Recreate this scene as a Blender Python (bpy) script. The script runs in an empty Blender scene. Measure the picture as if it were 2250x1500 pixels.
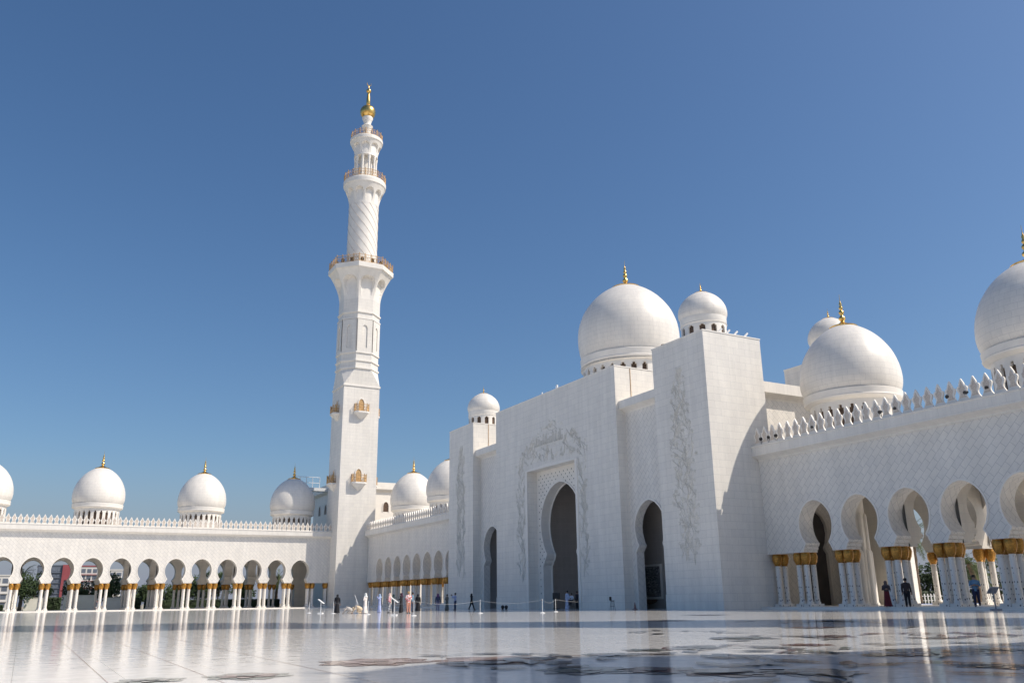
import bpy, bmesh, math, random
from mathutils import Vector, Matrix
sin, cos, pi, R = math.sin, math.cos, math.pi, math.radians
sc = bpy.context.scene
col = sc.collection
# ------------------------------------------------------------------ camera
F_PX, PITCH, ROLL, YAW, CAM_H = 1875.4, .2942, -.012, .5047, .89
fw = Vector((sin(YAW)*cos(PITCH), cos(YAW)*cos(PITCH), sin(PITCH)))
rt = Vector((cos(YAW), -sin(YAW), 0)); up = rt.cross(fw)
rt, up = cos(ROLL)*rt + sin(ROLL)*up, -sin(ROLL)*rt + cos(ROLL)*up
cd = bpy.data.cameras.new('camera'); cam = bpy.data.objects.new('camera', cd); col.objects.link(cam)
cam.matrix_world = Matrix(((rt.x, up.x, -fw.x, 0), (rt.y, up.y, -fw.y, 0), (rt.z, up.z, -fw.z, CAM_H), (0, 0, 0, 1)))
cd.sensor_fit = 'HORIZONTAL'; cd.sensor_width = 36; cd.lens = 36*F_PX/2250
cd.clip_start = .1; cd.clip_end = 6000
sc.camera = cam
# ------------------------------------------------------------------ sun and sky
SUN = Vector((1, -.87, 1.5)).normalized()
sl = bpy.data.lights.new('sun', 'SUN'); sl.energy = 4.5; sl.angle = R(.53); sl.color = (1, .91, .79)
so = bpy.data.objects.new('sun', sl); col.objects.link(so)
so.rotation_euler = SUN.to_track_quat('Z', 'Y').to_euler(); so.location = (0, 0, 150)
w = bpy.data.worlds.new('World'); sc.world = w; w.use_nodes = True
wn = w.node_tree.nodes; wl = w.node_tree.links
sky = wn.new('ShaderNodeTexSky'); sky.sky_type = 'NISHITA'; sky.sun_disc = False
sky.sun_elevation = math.asin(SUN.z); sky.sun_rotation = math.atan2(SUN.x, SUN.y)
sky.air_density = 1.0; sky.dust_density = 1.8; sky.ozone_density = 2.5; sky.altitude = 0
hs = wn.new('ShaderNodeHueSaturation'); hs.inputs['Saturation'].default_value = 1.17
tm = wn.new('ShaderNodeMix'); tm.data_type = 'RGBA'; tm.blend_type = 'MULTIPLY'; tm.inputs[0].default_value = 1; tm.inputs[7].default_value = (.975, 1.035, 1.085, 1)
wl.new(sky.outputs[0], hs.inputs['Color']); wl.new(hs.outputs[0], tm.inputs[6]); gc = wn.new('ShaderNodeTexCoord'); gs = wn.new('ShaderNodeSeparateXYZ'); wl.new(gc.outputs['Generated'], gs.inputs[0])
gr = wn.new('ShaderNodeMapRange'); gr.interpolation_type = 'SMOOTHSTEP'; wl.new(gs.outputs['Z'], gr.inputs[0])
for i_, v_ in enumerate((0., .17, .85, 0.)): gr.inputs[1+i_].default_value = v_
hz = wn.new('ShaderNodeMix'); hz.data_type = 'RGBA'; wl.new(gr.outputs[0], hz.inputs[0]); wl.new(tm.outputs[2], hz.inputs[6]); hz.inputs[7].default_value = (2.75, 3.0, 3.85, 1)   # dusty air at the horizon
wl.new(hz.outputs[2], wn['Background'].inputs[0])
wn['Background'].inputs[1].default_value = .107
sc.view_settings.view_transform = 'Standard'; sc.view_settings.look = 'None'
sc.view_settings.exposure = 0; sc.view_settings.gamma = 1
sc.cycles.max_bounces = 8; sc.cycles.diffuse_bounces = 4

# ------------------------------------------------------------------ materials
def nm(name):
    m = bpy.data.materials.new(name); m.use_nodes = True
    nt = m.node_tree; return m, nt, nt.nodes['Principled BSDF'], nt.nodes.new, nt.links.new
def noise(nt, scale, detail=4, vec=None, rough=.55):
    n = nt.nodes.new('ShaderNodeTexNoise'); n.inputs['Scale'].default_value = scale
    n.inputs['Detail'].default_value = detail; n.inputs['Roughness'].default_value = rough
    if vec is not None: nt.links.new(vec, n.inputs['Vector'])
    return n
def mix(nt, fac, a, b, mode='MIX'):
    n = nt.nodes.new('ShaderNodeMix'); n.data_type = 'RGBA'; n.blend_type = mode
    for s, v in ((n.inputs[0], fac), (n.inputs[6], a), (n.inputs[7], b)):
        if isinstance(v, (int, float)): s.default_value = v
        elif isinstance(v, tuple): s.default_value = v if len(v) == 4 else (*v, 1)
        else: nt.links.new(v, s)
    return n.outputs[2]
def ramp(nt, v, lo, hi, a=0., b=1.):
    n = nt.nodes.new('ShaderNodeMapRange'); nt.links.new(v, n.inputs[0])
    for i, x in enumerate((lo, hi, a, b)): n.inputs[1+i].default_value = x
    return n.outputs[0]
def plain(name, c, rough=.6, metal=0, var=.12, scale=3.):
    m, nt, p, N, L = nm(name)
    tc = N('ShaderNodeTexCoord'); n = noise(nt, scale, 5, tc.outputs['Object'])
    f = ramp(nt, n.outputs['Fac'], .3, .7)
    L(mix(nt, f, tuple(x*(1-var) for x in c), tuple(min(1, x*(1+var)) for x in c)), p.inputs['Base Color'])
    p.inputs['Roughness'].default_value = rough; p.inputs['Metallic'].default_value = metal
    return m
def marble(name, bw, rh, rot=0., c1=(.83, .79, .72), c2=(.77, .735, .68), mort=(.58, .56, .525), ms=.010, rough=.42, joints=1.):
    m, nt, p, N, L = nm(name)
    uv = N('ShaderNodeUVMap'); mp = N('ShaderNodeMapping'); L(uv.outputs[0], mp.inputs[0]); mp.inputs['Rotation'].default_value = (0, 0, rot)
    b = N('ShaderNodeTexBrick'); L(mp.outputs[0], b.inputs['Vector'])
    b.inputs['Scale'].default_value = 1; b.inputs['Brick Width'].default_value = bw; b.inputs['Row Height'].default_value = rh
    b.inputs['Mortar Size'].default_value = ms; b.inputs['Mortar Smooth'].default_value = .3; b.offset = .5
    b.inputs['Color1'].default_value = (*c1, 1); b.inputs['Color2'].default_value = (*c2, 1)
    b.inputs['Mortar'].default_value = tuple(joints*x + (1-joints)*y for x, y in zip(mort, c1)) + (1,)
    b.inputs['Bias'].default_value = -.35
    tc = N('ShaderNodeTexCoord')
    n1 = noise(nt, .35, 6, tc.outputs['Object']); n2 = noise(nt, 2.3, 8, tc.outputs['Object'], .7)
    # faint grey veining
    v = N('ShaderNodeMath'); v.operation = 'SUBTRACT'; L(n2.outputs['Fac'], v.inputs[0]); v.inputs[1].default_value = .5
    va = N('ShaderNodeMath'); va.operation = 'ABSOLUTE'; L(v.outputs[0], va.inputs[0])
    vein = ramp(nt, va.outputs[0], 0, .035, .95, 1.)
    st = ramp(nt, n1.outputs['Fac'], .32, .7, .96, 1.02)
    ms_ = N('ShaderNodeMapping'); L(tc.outputs['Object'], ms_.inputs[0]); ms_.inputs['Scale'].default_value = (1, 1, .09)
    n4 = noise(nt, 1.6, 5, ms_.outputs[0], .6); streak = ramp(nt, n4.outputs['Fac'], .42, .62, .93, 1.)
    m0 = N('ShaderNodeMath'); m0.operation = 'MULTIPLY'; L(vein, m0.inputs[0]); L(streak, m0.inputs[1])
    mm = N('ShaderNodeMath'); mm.operation = 'MULTIPLY'; L(m0.outputs[0], mm.inputs[0]); L(st, mm.inputs[1])
    L(mix(nt, 1., b.outputs['Color'], mm.outputs[0], 'MULTIPLY'), p.inputs['Base Color'])
    p.inputs['Roughness'].default_value = rough
    bp_ = N('ShaderNodeBump'); bp_.inputs['Strength'].default_value = .15; bp_.inputs['Distance'].default_value = .01; bp_.invert = True
    L(b.outputs['Fac'], bp_.inputs['Height']); L(bp_.outputs[0], p.inputs['Normal'])
    return m
M = {}
M['course'] = marble('white_marble_courses', 1.3, .62)
M['tile'] = marble('white_marble_diagonal_tiles', .80, .46, R(45), (.82, .78, .715), (.745, .715, .668), (.49, .475, .45), .014)
M['dome'] = marble('white_marble_dome_blocks', .9, .5, 0, (.83, .785, .715), (.785, .75, .69), (.60, .575, .54), .011)
M['trim'] = marble('white_marble_trim', .95, 3.1, 0, (.82, .78, .715), (.80, .765, .705), (.64, .62, .58), .010)
M['rib'] = plain('white_marble_plain', (.82, .78, .715), .45, 0, .05, 1.)
M['relief'] = plain('carved_marble_relief', (.68, .655, .59), .6, 0, .15, 1.2)
M['band'] = plain('flower_inlay_marble', (.60, .52, .44), .5, 0, .25, 9)
M['gold'] = plain('gilded_finial', (.80, .52, .17), .3, 1, .15, 3)
M['capgold'] = plain('gilded_palm_capital', (.46, .235, .05), .42, .65, .35, 9)
M['bronze'] = plain('gilded_bronze_rail', (.58, .37, .17), .5, .5, .3, 3)
M['vest'] = marble('dim_vestibule_marble', 1.3, .62, 0, (.50, .46, .43), (.45, .42, .39))  # marble darkened in colour to deepen the shade inside the doorway
M['inner'] = marble('shaded_interior_marble', 1.3, .62, 0, (.70, .66, .60), (.63, .60, .55))  # darker copy of the wall marble, interior shade put into its colour
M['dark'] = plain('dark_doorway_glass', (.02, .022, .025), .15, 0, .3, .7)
M['wood'] = plain('carved_wood_screen', (.10, .06, .035), .5, 0, .4, 4)
M['deep'] = plain('dark_opening_shade', (.055, .05, .05), .5, 0, .3, 1)  # dark colour stands in for the shaded depth of the side opening
M['trunk'] = plain('palm_trunk_bark', (.13, .09, .06), .9, 0, .45, 5)
M['bark'] = plain('tree_bark', (.10, .075, .055), .9, 0, .4, 6)
M['palm'] = plain('palm_leaf', (.075, .10, .035), .9, 0, .5, 1.2)
M['leaf'] = plain('tree_leaf', (.035, .06, .02), .9, 0, .6, .8)
M['hedge'] = plain('hedge_leaf', (.03, .05, .018), .7, 0, .6, 1.5)
M['ground'] = plain('sandy_ground', (.30, .26, .20), .95, 0, .2, .05)
M['grass'] = plain('lawn', (.06, .09, .03), .95, 0, .4, .5)
M['whitep'] = plain('white_paint', (.78, .78, .77), .45, 0, .04, 2)
M['blackp'] = plain('black_metal', (.02, .02, .022), .4, .2, .2, 3)
M['redw'] = plain('red_cladding', (.30, .07, .08), .5, 0, .15, .4)  # red muted in place of distance haze
M['bluepool'] = plain('blue_pool_tile', (.05, .13, .38), .15, 0, .2, 2)
M['rope'] = plain('white_rope', (.55, .55, .54), .8, 0, .1, 9)
def shaft_mat():
    m, nt, p, N, L = nm('inlaid_column_marble')
    uv = N('ShaderNodeUVMap'); vo = N('ShaderNodeTexVoronoi'); mp = N('ShaderNodeMapping'); L(uv.outputs[0], mp.inputs[0])
    mp.inputs['Scale'].default_value = (5.0, 4.0, 1); L(mp.outputs[0], vo.inputs['Vector']); vo.inputs['Scale'].default_value = 1; vo.inputs['Randomness'].default_value = .45
    f = ramp(nt, vo.outputs['Distance'], .20, .27)
    sx = N('ShaderNodeSeparateXYZ'); L(uv.outputs[0], sx.inputs[0])
    top = ramp(nt, sx.outputs['Y'], 2.3, 3.0, 0, 1)
    mx = N('ShaderNodeMath'); mx.operation = 'MAXIMUM'; L(f, mx.inputs[0]); L(top, mx.inputs[1])
    L(mix(nt, mx.outputs[0], (.05, .04, .05), (.80, .76, .70)), p.inputs['Base Color']); p.inputs['Roughness'].default_value = .3
    return m
M['shaft'] = shaft_mat()
def mosaic_mat():
    m, nt, p, N, L = nm('lace_window_mosaic')
    uv = N('ShaderNodeUVMap'); vo = N('ShaderNodeTexVoronoi'); vo.feature = 'DISTANCE_TO_EDGE'; vo.inputs['Scale'].default_value = 7; L(uv.outputs[0], vo.inputs['Vector'])
    f = ramp(nt, vo.outputs['Distance'], .05, .12)
    L(mix(nt, f, (.42, .43, .42), (.02, .025, .03)), p.inputs['Base Color']); p.inputs['Roughness'].default_value = .25
    return m
M['mosaic'] = mosaic_mat()
def floor_mat():
    m, nt, p, N, L = nm('polished_courtyard_marble')
    uv = N('ShaderNodeTexCoord')
    b = N('ShaderNodeTexBrick'); L(uv.outputs['Object'], b.inputs['Vector']); b.offset = 0
    b.inputs['Scale'].default_value = 1; b.inputs['Brick Width'].default_value = 1.25; b.inputs['Row Height'].default_value = 7.; b.inputs['Mortar Size'].default_value = .006
    b.inputs['Color1'].default_value = (.84, .82, .79, 1); b.inputs['Color2'].default_value = (.80, .785, .76, 1); b.inputs['Mortar'].default_value = (.45, .43, .40, 1)
    b.inputs['Bias'].default_value = -.2
    n = noise(nt, .5, 7, uv.outputs['Object'], .65); f = ramp(nt, n.outputs['Fac'], .35, .65, .9, 1.02)
    L(mix(nt, 1., b.outputs['Color'], f, 'MULTIPLY'), p.inputs['Base Color'])
    n2 = noise(nt, 6., 3, uv.outputs['Object']); L(ramp(nt, n2.outputs['Fac'], .3, .7, .06, .12), p.inputs['Roughness'])
    p.inputs['IOR'].default_value = 1.42
    n3 = noise(nt, 1.9, 1.5, uv.outputs['Object']); bp_ = N('ShaderNodeBump'); bp_.inputs['Strength'].default_value = 1.; bp_.inputs['Distance'].default_value = .0045
    L(n3.outputs['Fac'], bp_.inputs['Height']); L(bp_.outputs[0], p.inputs['Normal'])
    return m, nt
M['floor'], _ = floor_mat()
def inlay(name, c):
    m, nt, p, N, L = nm(name); uv = N('ShaderNodeTexCoord')
    n = noise(nt, 2.5, 6, uv.outputs['Object'], .7); f = ramp(nt, n.outputs['Fac'], .35, .65)
    L(mix(nt, f, tuple(x*.75 for x in c), tuple(min(1, x*1.25) for x in c)), p.inputs['Base Color']); p.inputs['Roughness'].default_value = .08; p.inputs['IOR'].default_value = 1.42
    n3 = noise(nt, 1.9, 1.5, uv.outputs['Object']); bp_ = N('ShaderNodeBump'); bp_.inputs['Strength'].default_value = 1.; bp_.inputs['Distance'].default_value = .0045
    L(n3.outputs['Fac'], bp_.inputs['Height']); L(bp_.outputs[0], p.inputs['Normal'])
    return m
M['in_brown'] = inlay('brown_inlay_stone', (.34, .22, .18)); M['in_pink'] = inlay('pink_inlay_stone', (.58, .43, .37))
M['in_grey'] = inlay('grey_inlay_stone', (.27, .27, .275)); M['in_green'] = inlay('green_inlay_stone', (.22, .25, .23))
M['in_maroon'] = inlay('maroon_inlay_stone', (.24, .13, .13))

# ------------------------------------------------------------------ mesh builder (world coordinates)
class MB:
    def __init__(s): s.v = []; s.f = []; s.uv = {}; s.mi = {}; s.i = 0
    def face(s, idx, uv=None):
        if uv: s.uv[len(s.f)] = uv
        if s.i: s.mi[len(s.f)] = s.i
        s.f.append(tuple(idx)); return s
    def add(s, vs, fs):
        o = len(s.v); s.v += [tuple(v) for v in vs]
        for f in fs: s.face([o+i for i in f])
        return s
    def box(s, x0, x1, y0, y1, z0, z1):
        x0, x1 = sorted((x0, x1)); y0, y1 = sorted((y0, y1))
        return s.add([(x, y, z) for z in (z0, z1) for y in (y0, y1) for x in (x0, x1)],
            [(0, 2, 3, 1), (4, 5, 7, 6), (0, 1, 5, 4), (2, 6, 7, 3), (0, 4, 6, 2), (1, 3, 7, 5)])
    def prism(s, poly, fn, a, b, back=True):
        """poly: list of 2d points; fn(p2, t) -> 3d at t=a and t=b"""
        n = len(poly); o = len(s.v); s.v += [tuple(fn(p, a)) for p in poly] + [tuple(fn(p, b)) for p in poly]
        s.face([o+i for i in range(n)])
        if back: s.face([o+n+i for i in reversed(range(n))])
        for i in range(n): s.face([o+i, o+(i+1) % n, o+n+(i+1) % n, o+n+i])
        return s
    def lathe(s, c, prof, n=32, capb=False, capt=True, rf=None, uvm=False, ph=0.):
        """prof [(r,z)] about vertical axis through c"""
        o = len(s.v); L_ = [0]
        for i in range(1, len(prof)): L_.append(L_[-1] + math.hypot(prof[i][0]-prof[i-1][0], prof[i][1]-prof[i-1][1]))
        for r, z in prof:
            for k in range(n):
                a = 2*pi*k/n + ph; rr = rf(r, z, a) if rf else r
                s.v.append((c[0]+rr*cos(a), c[1]+rr*sin(a), c[2]+z))
        rm = max(p[0] for p in prof)
        for i in range(len(prof)-1):
            for k in range(n):
                k2 = (k+1) % n; u0, u1 = 2*pi*k/n*rm, 2*pi*(k+1)/n*rm
                s.face([o+i*n+k, o+i*n+k2, o+(i+1)*n+k2, o+(i+1)*n+k], [(u0, L_[i]), (u1, L_[i]), (u1, L_[i+1]), (u0, L_[i+1])] if uvm else None)
        if capb: s.face([o+k for k in reversed(range(n))])
        if capt: s.face([o+(len(prof)-1)*n+k for k in range(n)])
        return s
    def tube(s, pts, rad, n=6, cap=True):
        pts = [Vector(p) for p in pts]; m = len(pts)
        rad = [rad]*m if isinstance(rad, (int, float)) else rad
        o = len(s.v); pv = None
        for i, p in enumerate(pts):
            t = (pts[min(i+1, m-1)] - pts[max(i-1, 0)]).normalized()
            a = Vector((0, 0, 1)) if abs(t.z) < .9 else Vector((1, 0, 0))
            x = t.cross(a).normalized() if pv is None else (pv - t*pv.dot(t)).normalized(); pv = x; y = t.cross(x)
            for k in range(n):
                an = 2*pi*k/n; s.v.append(tuple(p + (x*cos(an) + y*sin(an))*rad[i]))
        for i in range(m-1):
            for k in range(n): s.face([o+i*n+k, o+i*n+(k+1) % n, o+(i+1)*n+(k+1) % n, o+(i+1)*n+k])
        if cap: s.face([o+k for k in reversed(range(n))]); s.face([o+(m-1)*n+k for k in range(n)])
        return s
    def loft(s, rings, n=16):
        """rings: (cx,cy,z,rx,ry[,fold])"""
        o = len(s.v)
        for g in rings:
            fo = g[5] if len(g) > 5 else 0
            for k in range(n):
                a = 2*pi*k/n; q = 1 + fo*cos(5*a+1) + fo*.6*sin(8*a)
                s.v.append((g[0]+g[3]*q*cos(a), g[1]+g[4]*q*sin(a), g[2]))
        for i in range(len(rings)-1):
            for k in range(n): s.face([o+i*n+k, o+i*n+(k+1) % n, o+(i+1)*n+(k+1) % n, o+(i+1)*n+k])
        s.face([o+k for k in reversed(range(n))]); s.face([o+(len(rings)-1)*n+k for k in range(n)])
        return s
BASE = {}
def build(name, mb, mat, parent=None, loc=None, smooth=None, fix=True):
    """verts are in world coordinates unless loc is given (then they are local to loc, loc in world)"""
    me = bpy.data.meshes.new(name)
    B = BASE[parent.name] if parent else Vector((0, 0, 0))
    off = B if loc is None else Vector((0, 0, 0))
    me.from_pydata([(v[0]-off[0], v[1]-off[1], v[2]-off[2]) for v in mb.v], [], mb.f)
    ul = me.uv_layers.new(name='UVMap')
    for p in me.polygons:
        u = mb.uv.get(p.index); n = p.normal
        for j, li in enumerate(p.loop_indices):
            if u: ul.data[li].uv = u[j]
            else:
                v = mb.v[me.loops[li].vertex_index]
                ul.data[li].uv = (v[1], v[2]) if abs(n.x) > max(abs(n.y), abs(n.z)) else ((v[0], v[2]) if abs(n.y) > abs(n.z) else (v[0], v[1]))
    for m in (mat if isinstance(mat, (list, tuple)) else [mat]): me.materials.append(m)
    for i, k in mb.mi.items(): me.polygons[i].material_index = k
    if fix:
        bm = bmesh.new(); bm.from_mesh(me); bmesh.ops.recalc_face_normals(bm, faces=bm.faces); bm.to_mesh(me); bm.free()
    if smooth:
        me.polygons.foreach_set('use_smooth', [True]*len(me.polygons)); me.set_sharp_from_angle(angle=R(smooth))
    o = bpy.data.objects.new(name, me); col.objects.link(o)
    if parent: o.parent = parent
    if loc is not None: o.location = Vector(loc) - B
    BASE[o.name] = B if loc is None else Vector(loc)
    if not parent and loc is None: BASE[o.name] = Vector((0, 0, 0))
    return o
def tag(o, label=None, cat=None, group=None, kind=None):
    for k, v in (('label', label), ('category', cat), ('group', group), ('kind', kind)):
        if v: o[k] = v
    return o
def thing(name, label, cat, loc=(0, 0, 0), rz=0., group=None):
    o = bpy.data.objects.new(name, None); col.objects.link(o); o.location = loc; o.rotation_euler = (0, 0, rz); o.empty_display_size = .5
    BASE[o.name] = Vector(loc); return tag(o, label, cat, group)
def tree(o, parent=None):
    c = o.copy(); col.objects.link(c); c.parent = parent; BASE[c.name] = BASE.get(o.name, Vector((0, 0, 0)))
    for ch in KIDS(o): tree(ch, c)
    return c
def KIDS(o): return [x for x in bpy.data.objects if x.parent == o]
def part_copies(src, parent, locs, subs=()):
    """place copies of a part (and its sub-parts) at world positions; the source takes the first place"""
    B = BASE[parent.name]; kids = list(subs)
    for i, p in enumerate(locs):
        if i == 0: src.location = Vector(p[:3]) - B; o = src
        else:
            o = src.copy(); col.objects.link(o); o.parent = parent; o.location = Vector(p[:3]) - B
            for k in kids:
                d = k.copy(); col.objects.link(d); d.parent = o
        if len(p) > 3: o.rotation_euler = (0, 0, p[3])

# ------------------------------------------------------------------ shapes of the mosque
S = 4.15
ARC = [(1.42, 4.23), (1.42, 4.40), (1.32, 4.47), (1.29, 4.66), (1.17, 4.76), (1.12, 4.93), (1.22, 5.05), (1.36, 5.27), (1.48, 5.53), (1.57, 5.86), (1.61, 6.2), (1.60, 6.5),
       (1.54, 6.8), (1.42, 7.1), (1.25, 7.38), (1.03, 7.64), (.77, 7.86), (.45, 8.03), (0, 8.13)]
def wall_bay(mb, P, c, u0, u1, z1, prof, v0, v1, ztop=None):
    """wall from u0 to u1 with an arch about c (profile from its foot up), front face v0 and back face v1"""
    z0 = prof[0][1]; n = len(prof)
    for v in (v0, v1):
        for sgn, ub in ((-1, u0), (1, u1)):
            o = len(mb.v)
            for (hw, z) in prof: mb.v.append(P(c+sgn*hw, v, z)); mb.v.append(P(ub, v, z))
            for i in range(n-1):
                if prof[i+1][1] - prof[i][1] < 1e-4: continue
                mb.face([o+2*i, o+2*i+1, o+2*i+3, o+2*i+2])
        o = len(mb.v); zt = prof[-1][1]
        mb.v += [P(u0, v, zt), P(c, v, zt), P(u1, v, zt), P(u1, v, z1), P(c, v, z1), P(u0, v, z1)]
        mb.face([o, o+1, o+4, o+5]); mb.face([o+1, o+2, o+3, o+4])
    o = len(mb.v); pr = [(-a, z) for a, z in prof] + [(a, z) for a, z in reversed(prof[:-1])]
    for a, z in pr: mb.v.append(P(c+a, v0, z)); mb.v.append(P(c+a, v1, z))
    for i in range(len(pr)-1): mb.face([o+2*i, o+2*i+1, o+2*i+3, o+2*i+2])
    for ua, ub in ((u0, c-prof[0][0]), (c+prof[0][0], u1)):  # underside
        if abs(ub-ua) > .01: o = len(mb.v); mb.v += [P(ua, v0, z0), P(ub, v0, z0), P(ub, v1, z0), P(ua, v1, z0)]; mb.face([o, o+1, o+2, o+3])
def arch_rim(mb, P, c, prof, v, wd=.11, proud=.05):
    pts = [(-a, z) for a, z in prof] + [(a, z) for a, z in reversed(prof[:-1])]; n = len(pts); out = []
    for i, (a, z) in enumerate(pts):
        p, q = pts[max(i-1, 0)], pts[min(i+1, n-1)]; t = Vector((q[0]-p[0], q[1]-p[1])).normalized(); out.append((a - t.y*wd, z + t.x*wd))
    o = len(mb.v)
    for (a, z), (b, y) in zip(pts, out): mb.v += [P(c+a, v, z), P(c+a, v-proud, z), P(c+b, v-proud, y), P(c+b, v, y)]
    for i in range(n-1):
        for k in range(3): mb.face([o+4*i+k, o+4*i+k+1, o+4*i+4+k+1, o+4*i+4+k])
def dome_parts(parent, c, Rd, zb, zr, nwin, fin=1., bulb_h=1.08, drum_r=.85, small=False, low=.30, vs=1.):
    """drum from zb to zr, then ring and onion shell; c=(x,y)"""
    C = (c[0], c[1], 0); rd = drum_r*Rd
    mb = MB(); N = nwin*8; h = zr - zb; wz0 = zb + h*.18; wz1 = zb + h*.62; top = zb + h*.88
    # drum wall with arched windows pushed inward
    zs = [zb] + [wz0 + (top-wz0)*i/9. for i in range(10)] + [zr]; n = len(zs); ww = .28
    def inwin(k, z):
        x = abs(((k % 8)+.5)/8. - .5)
        if z < wz0 or z > top: return False
        if z <= wz1: return x < ww
        return x < ww*math.sqrt(max(0, 1-((z-wz1)/(top-wz1))**2))
    o = len(mb.v)
    for z in zs:
        for k in range(N): a = 2*pi*k/N; mb.v.append((C[0]+rd*cos(a), C[1]+rd*sin(a), z))
    wins = {}; ri = rd*.93
    for i in range(n-1):
        for k in range(N):
            zc = (zs[i]+zs[i+1])/2; k2 = (k+1) % N
            if inwin(k, zc) and i > 0:
                a0, a1 = 2*pi*k/N, 2*pi*(k+1)/N
                wins.setdefault(k//8, MB()).add([(C[0]+ri*cos(a0), C[1]+ri*sin(a0), zs[i]), (C[0]+ri*cos(a1), C[1]+ri*sin(a1), zs[i]), (C[0]+ri*cos(a1), C[1]+ri*sin(a1), zs[i+1]), (C[0]+ri*cos(a0), C[1]+ri*sin(a0), zs[i+1])], [(0, 1, 2, 3)])
                for (ka, ia) in ((k, -1), (k2, 1)):
                    kk = k-1 if ia < 0 else k+1
                    if not inwin(kk % N, zc):
                        a = 2*pi*(k if ia < 0 else k+1)/N
                        mb.add([(C[0]+r_*cos(a), C[1]+r_*sin(a), z) for r_, z in ((rd, zs[i]), (ri, zs[i]), (ri, zs[i+1]), (rd, zs[i+1]))], [(0, 1, 2, 3)])
                for di in (-1, 1):
                    zc2 = (zs[i+di]+zs[i+di+1])/2 if 0 <= i+di < n-1 else -1
                    if not inwin(k, zc2):
                        z = zs[i] if di < 0 else zs[i+1]
                        mb.add([(C[0]+r_*cos(a), C[1]+r_*sin(a), z) for r_, a in ((rd, a0), (rd, a1), (ri, a1), (ri, a0))], [(0, 1, 2, 3)])
            else: mb.face([o+i*N+k, o+i*N+k2, o+(i+1)*N+k2, o+(i+1)*N+k])
    # ring mouldings
    sc_ = Rd/4.4
    if small: ring = [(rd, zr), (.945*Rd, zr+.04), (.955*Rd, zr+.1), (.93*Rd, zr+.15), (.94*Rd, zr+.2), (.945*Rd, zr+.2+.55*Rd/2.3)]; zs0 = zr+.2+.55*Rd/2.3
    else: ring = [(rd, zr), (rd*1.05, zr+.05), (.915*Rd, zr+.16*sc_), (.95*Rd, zr+.2*sc_), (.965*Rd, zr+.34*sc_), (.955*Rd, zr+.40*sc_), (.97*Rd, zr+.9*sc_), (.955*Rd, zr+.95*sc_)]; zs0 = zr+.95*sc_
    dr = mb.lathe(C, ring, 64, capt=False, uvm=True)
    build('drum', dr, M['rib'], parent, smooth=35)
    for q in wins: build('window', wins[q], M['wood'], parent)
    zw = zs0 + low*Rd
    cp = [(.935 if not small else .945, -low), (.975, -low*.66), (.995, -low*.33), (1., 0), (.992, .12), (.968, .25), (.925, .38), (.865, .51), (.785, .63), (.69, .745), (.585, .845), (.47, .93), (.35, 1.0), (.24, 1.055), (.16, 1.09)]
    if small: cp = [(a, b*.9 if b > 0 else b*.8) for a, b in cp]; zw = zs0+low*.8*Rd
    if vs != 1: cp = [(a, b*vs if b > 0 else b) for a, b in cp]
    pr = []
    for i in range(len(cp)-1):
        for j in range(3):
            t = j/3.; p0, p1, p2, p3 = cp[max(i-1, 0)], cp[i], cp[i+1], cp[min(i+2, len(cp)-1)]
            f = lambda q: .5*(2*p1[q] + (p2[q]-p0[q])*t + (2*p0[q]-5*p1[q]+4*p2[q]-p3[q])*t*t + (3*p1[q]-p0[q]-3*p2[q]+p3[q])*t**3)
            pr.append((f(0)*Rd, zw+f(1)*Rd))
    pr.append((cp[-1][0]*Rd, zw+cp[-1][1]*Rd))
    sh = build('dome_shell', MB().lathe(C, pr, 72, uvm=True), M['dome'], parent, smooth=40)
    zt = zw + (1.075*(.9 if small else 1.)*vs)*Rd - .02*Rd; k = Rd/4.4*fin
    fp = [(.285*Rd, zt-.1*k), (.29*Rd, zt-.02*k), (.26*Rd, zt+.06*k), (.19*Rd, zt+.13*k), (.13*Rd, zt+.24*k), (.19*k, zt+.45*k), (.15*k, zt+.55*k), (.28*k, zt+.72*k), (.29*k, zt+.85*k), (.13*k, zt+1.03*k), (.12*k, zt+1.1*k), (.22*k, zt+1.27*k),
          (.22*k, zt+1.4*k), (.09*k, zt+1.56*k), (.17*k, zt+1.72*k), (.15*k, zt+1.82*k), (.08*k, zt+1.98*k), (.13*k, zt+2.1*k), (.05*k, zt+2.3*k), (.02*k, zt+2.5*k), (.012, zt+3.*k)]
    build('finial', MB().lathe(C, fp, 24), M['gold'], parent, smooth=50)

# column: local origin at its foot on the platform
def cap_r(r, z, a): return r*(1+.10*abs(sin(5*a)) - .10*abs(cos(2.5*a+z*11)))
COLP = [(.28, .2), (.28, .30), (.23, .36), (.21, .6), (.21, 2.9), (.20, 3.14)]
CAPP = [(.21, 3.13), (.25, 3.16), (.22, 3.2), (.27, 3.28), (.33, 3.42), (.37, 3.6), (.385, 3.76), (.37, 3.92), (.32, 4.01), (.33, 4.06)]
_shaft_me = _cap_me = None
def columns(parent, pts):
    shaft = MB().box(-.36, .36, -.36, .36, 0, .2).lathe((0, 0, 0), COLP, 12, capb=True, uvm=True)
    first = build('column', shaft, M['shaft'], parent, loc=(0, 0, 0), smooth=40)
    cap = MB()
    cap.lathe((0, 0, 0), CAPP, 24, capb=True, rf=cap_r)
    cp = build('capital', cap, M['capgold'], first, smooth=30)
    part_copies(first, parent, pts, [cp])
MER = [(.44, 0), (.41, .10), (.31, .26), (.255, .42), (.27, .58), (.36, .74), (.405, .9), (.39, 1.03), (.30, 1.12), (.20, 1.16), (.21, 1.25), (.14, 1.42), (0, 1.70)]
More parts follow.
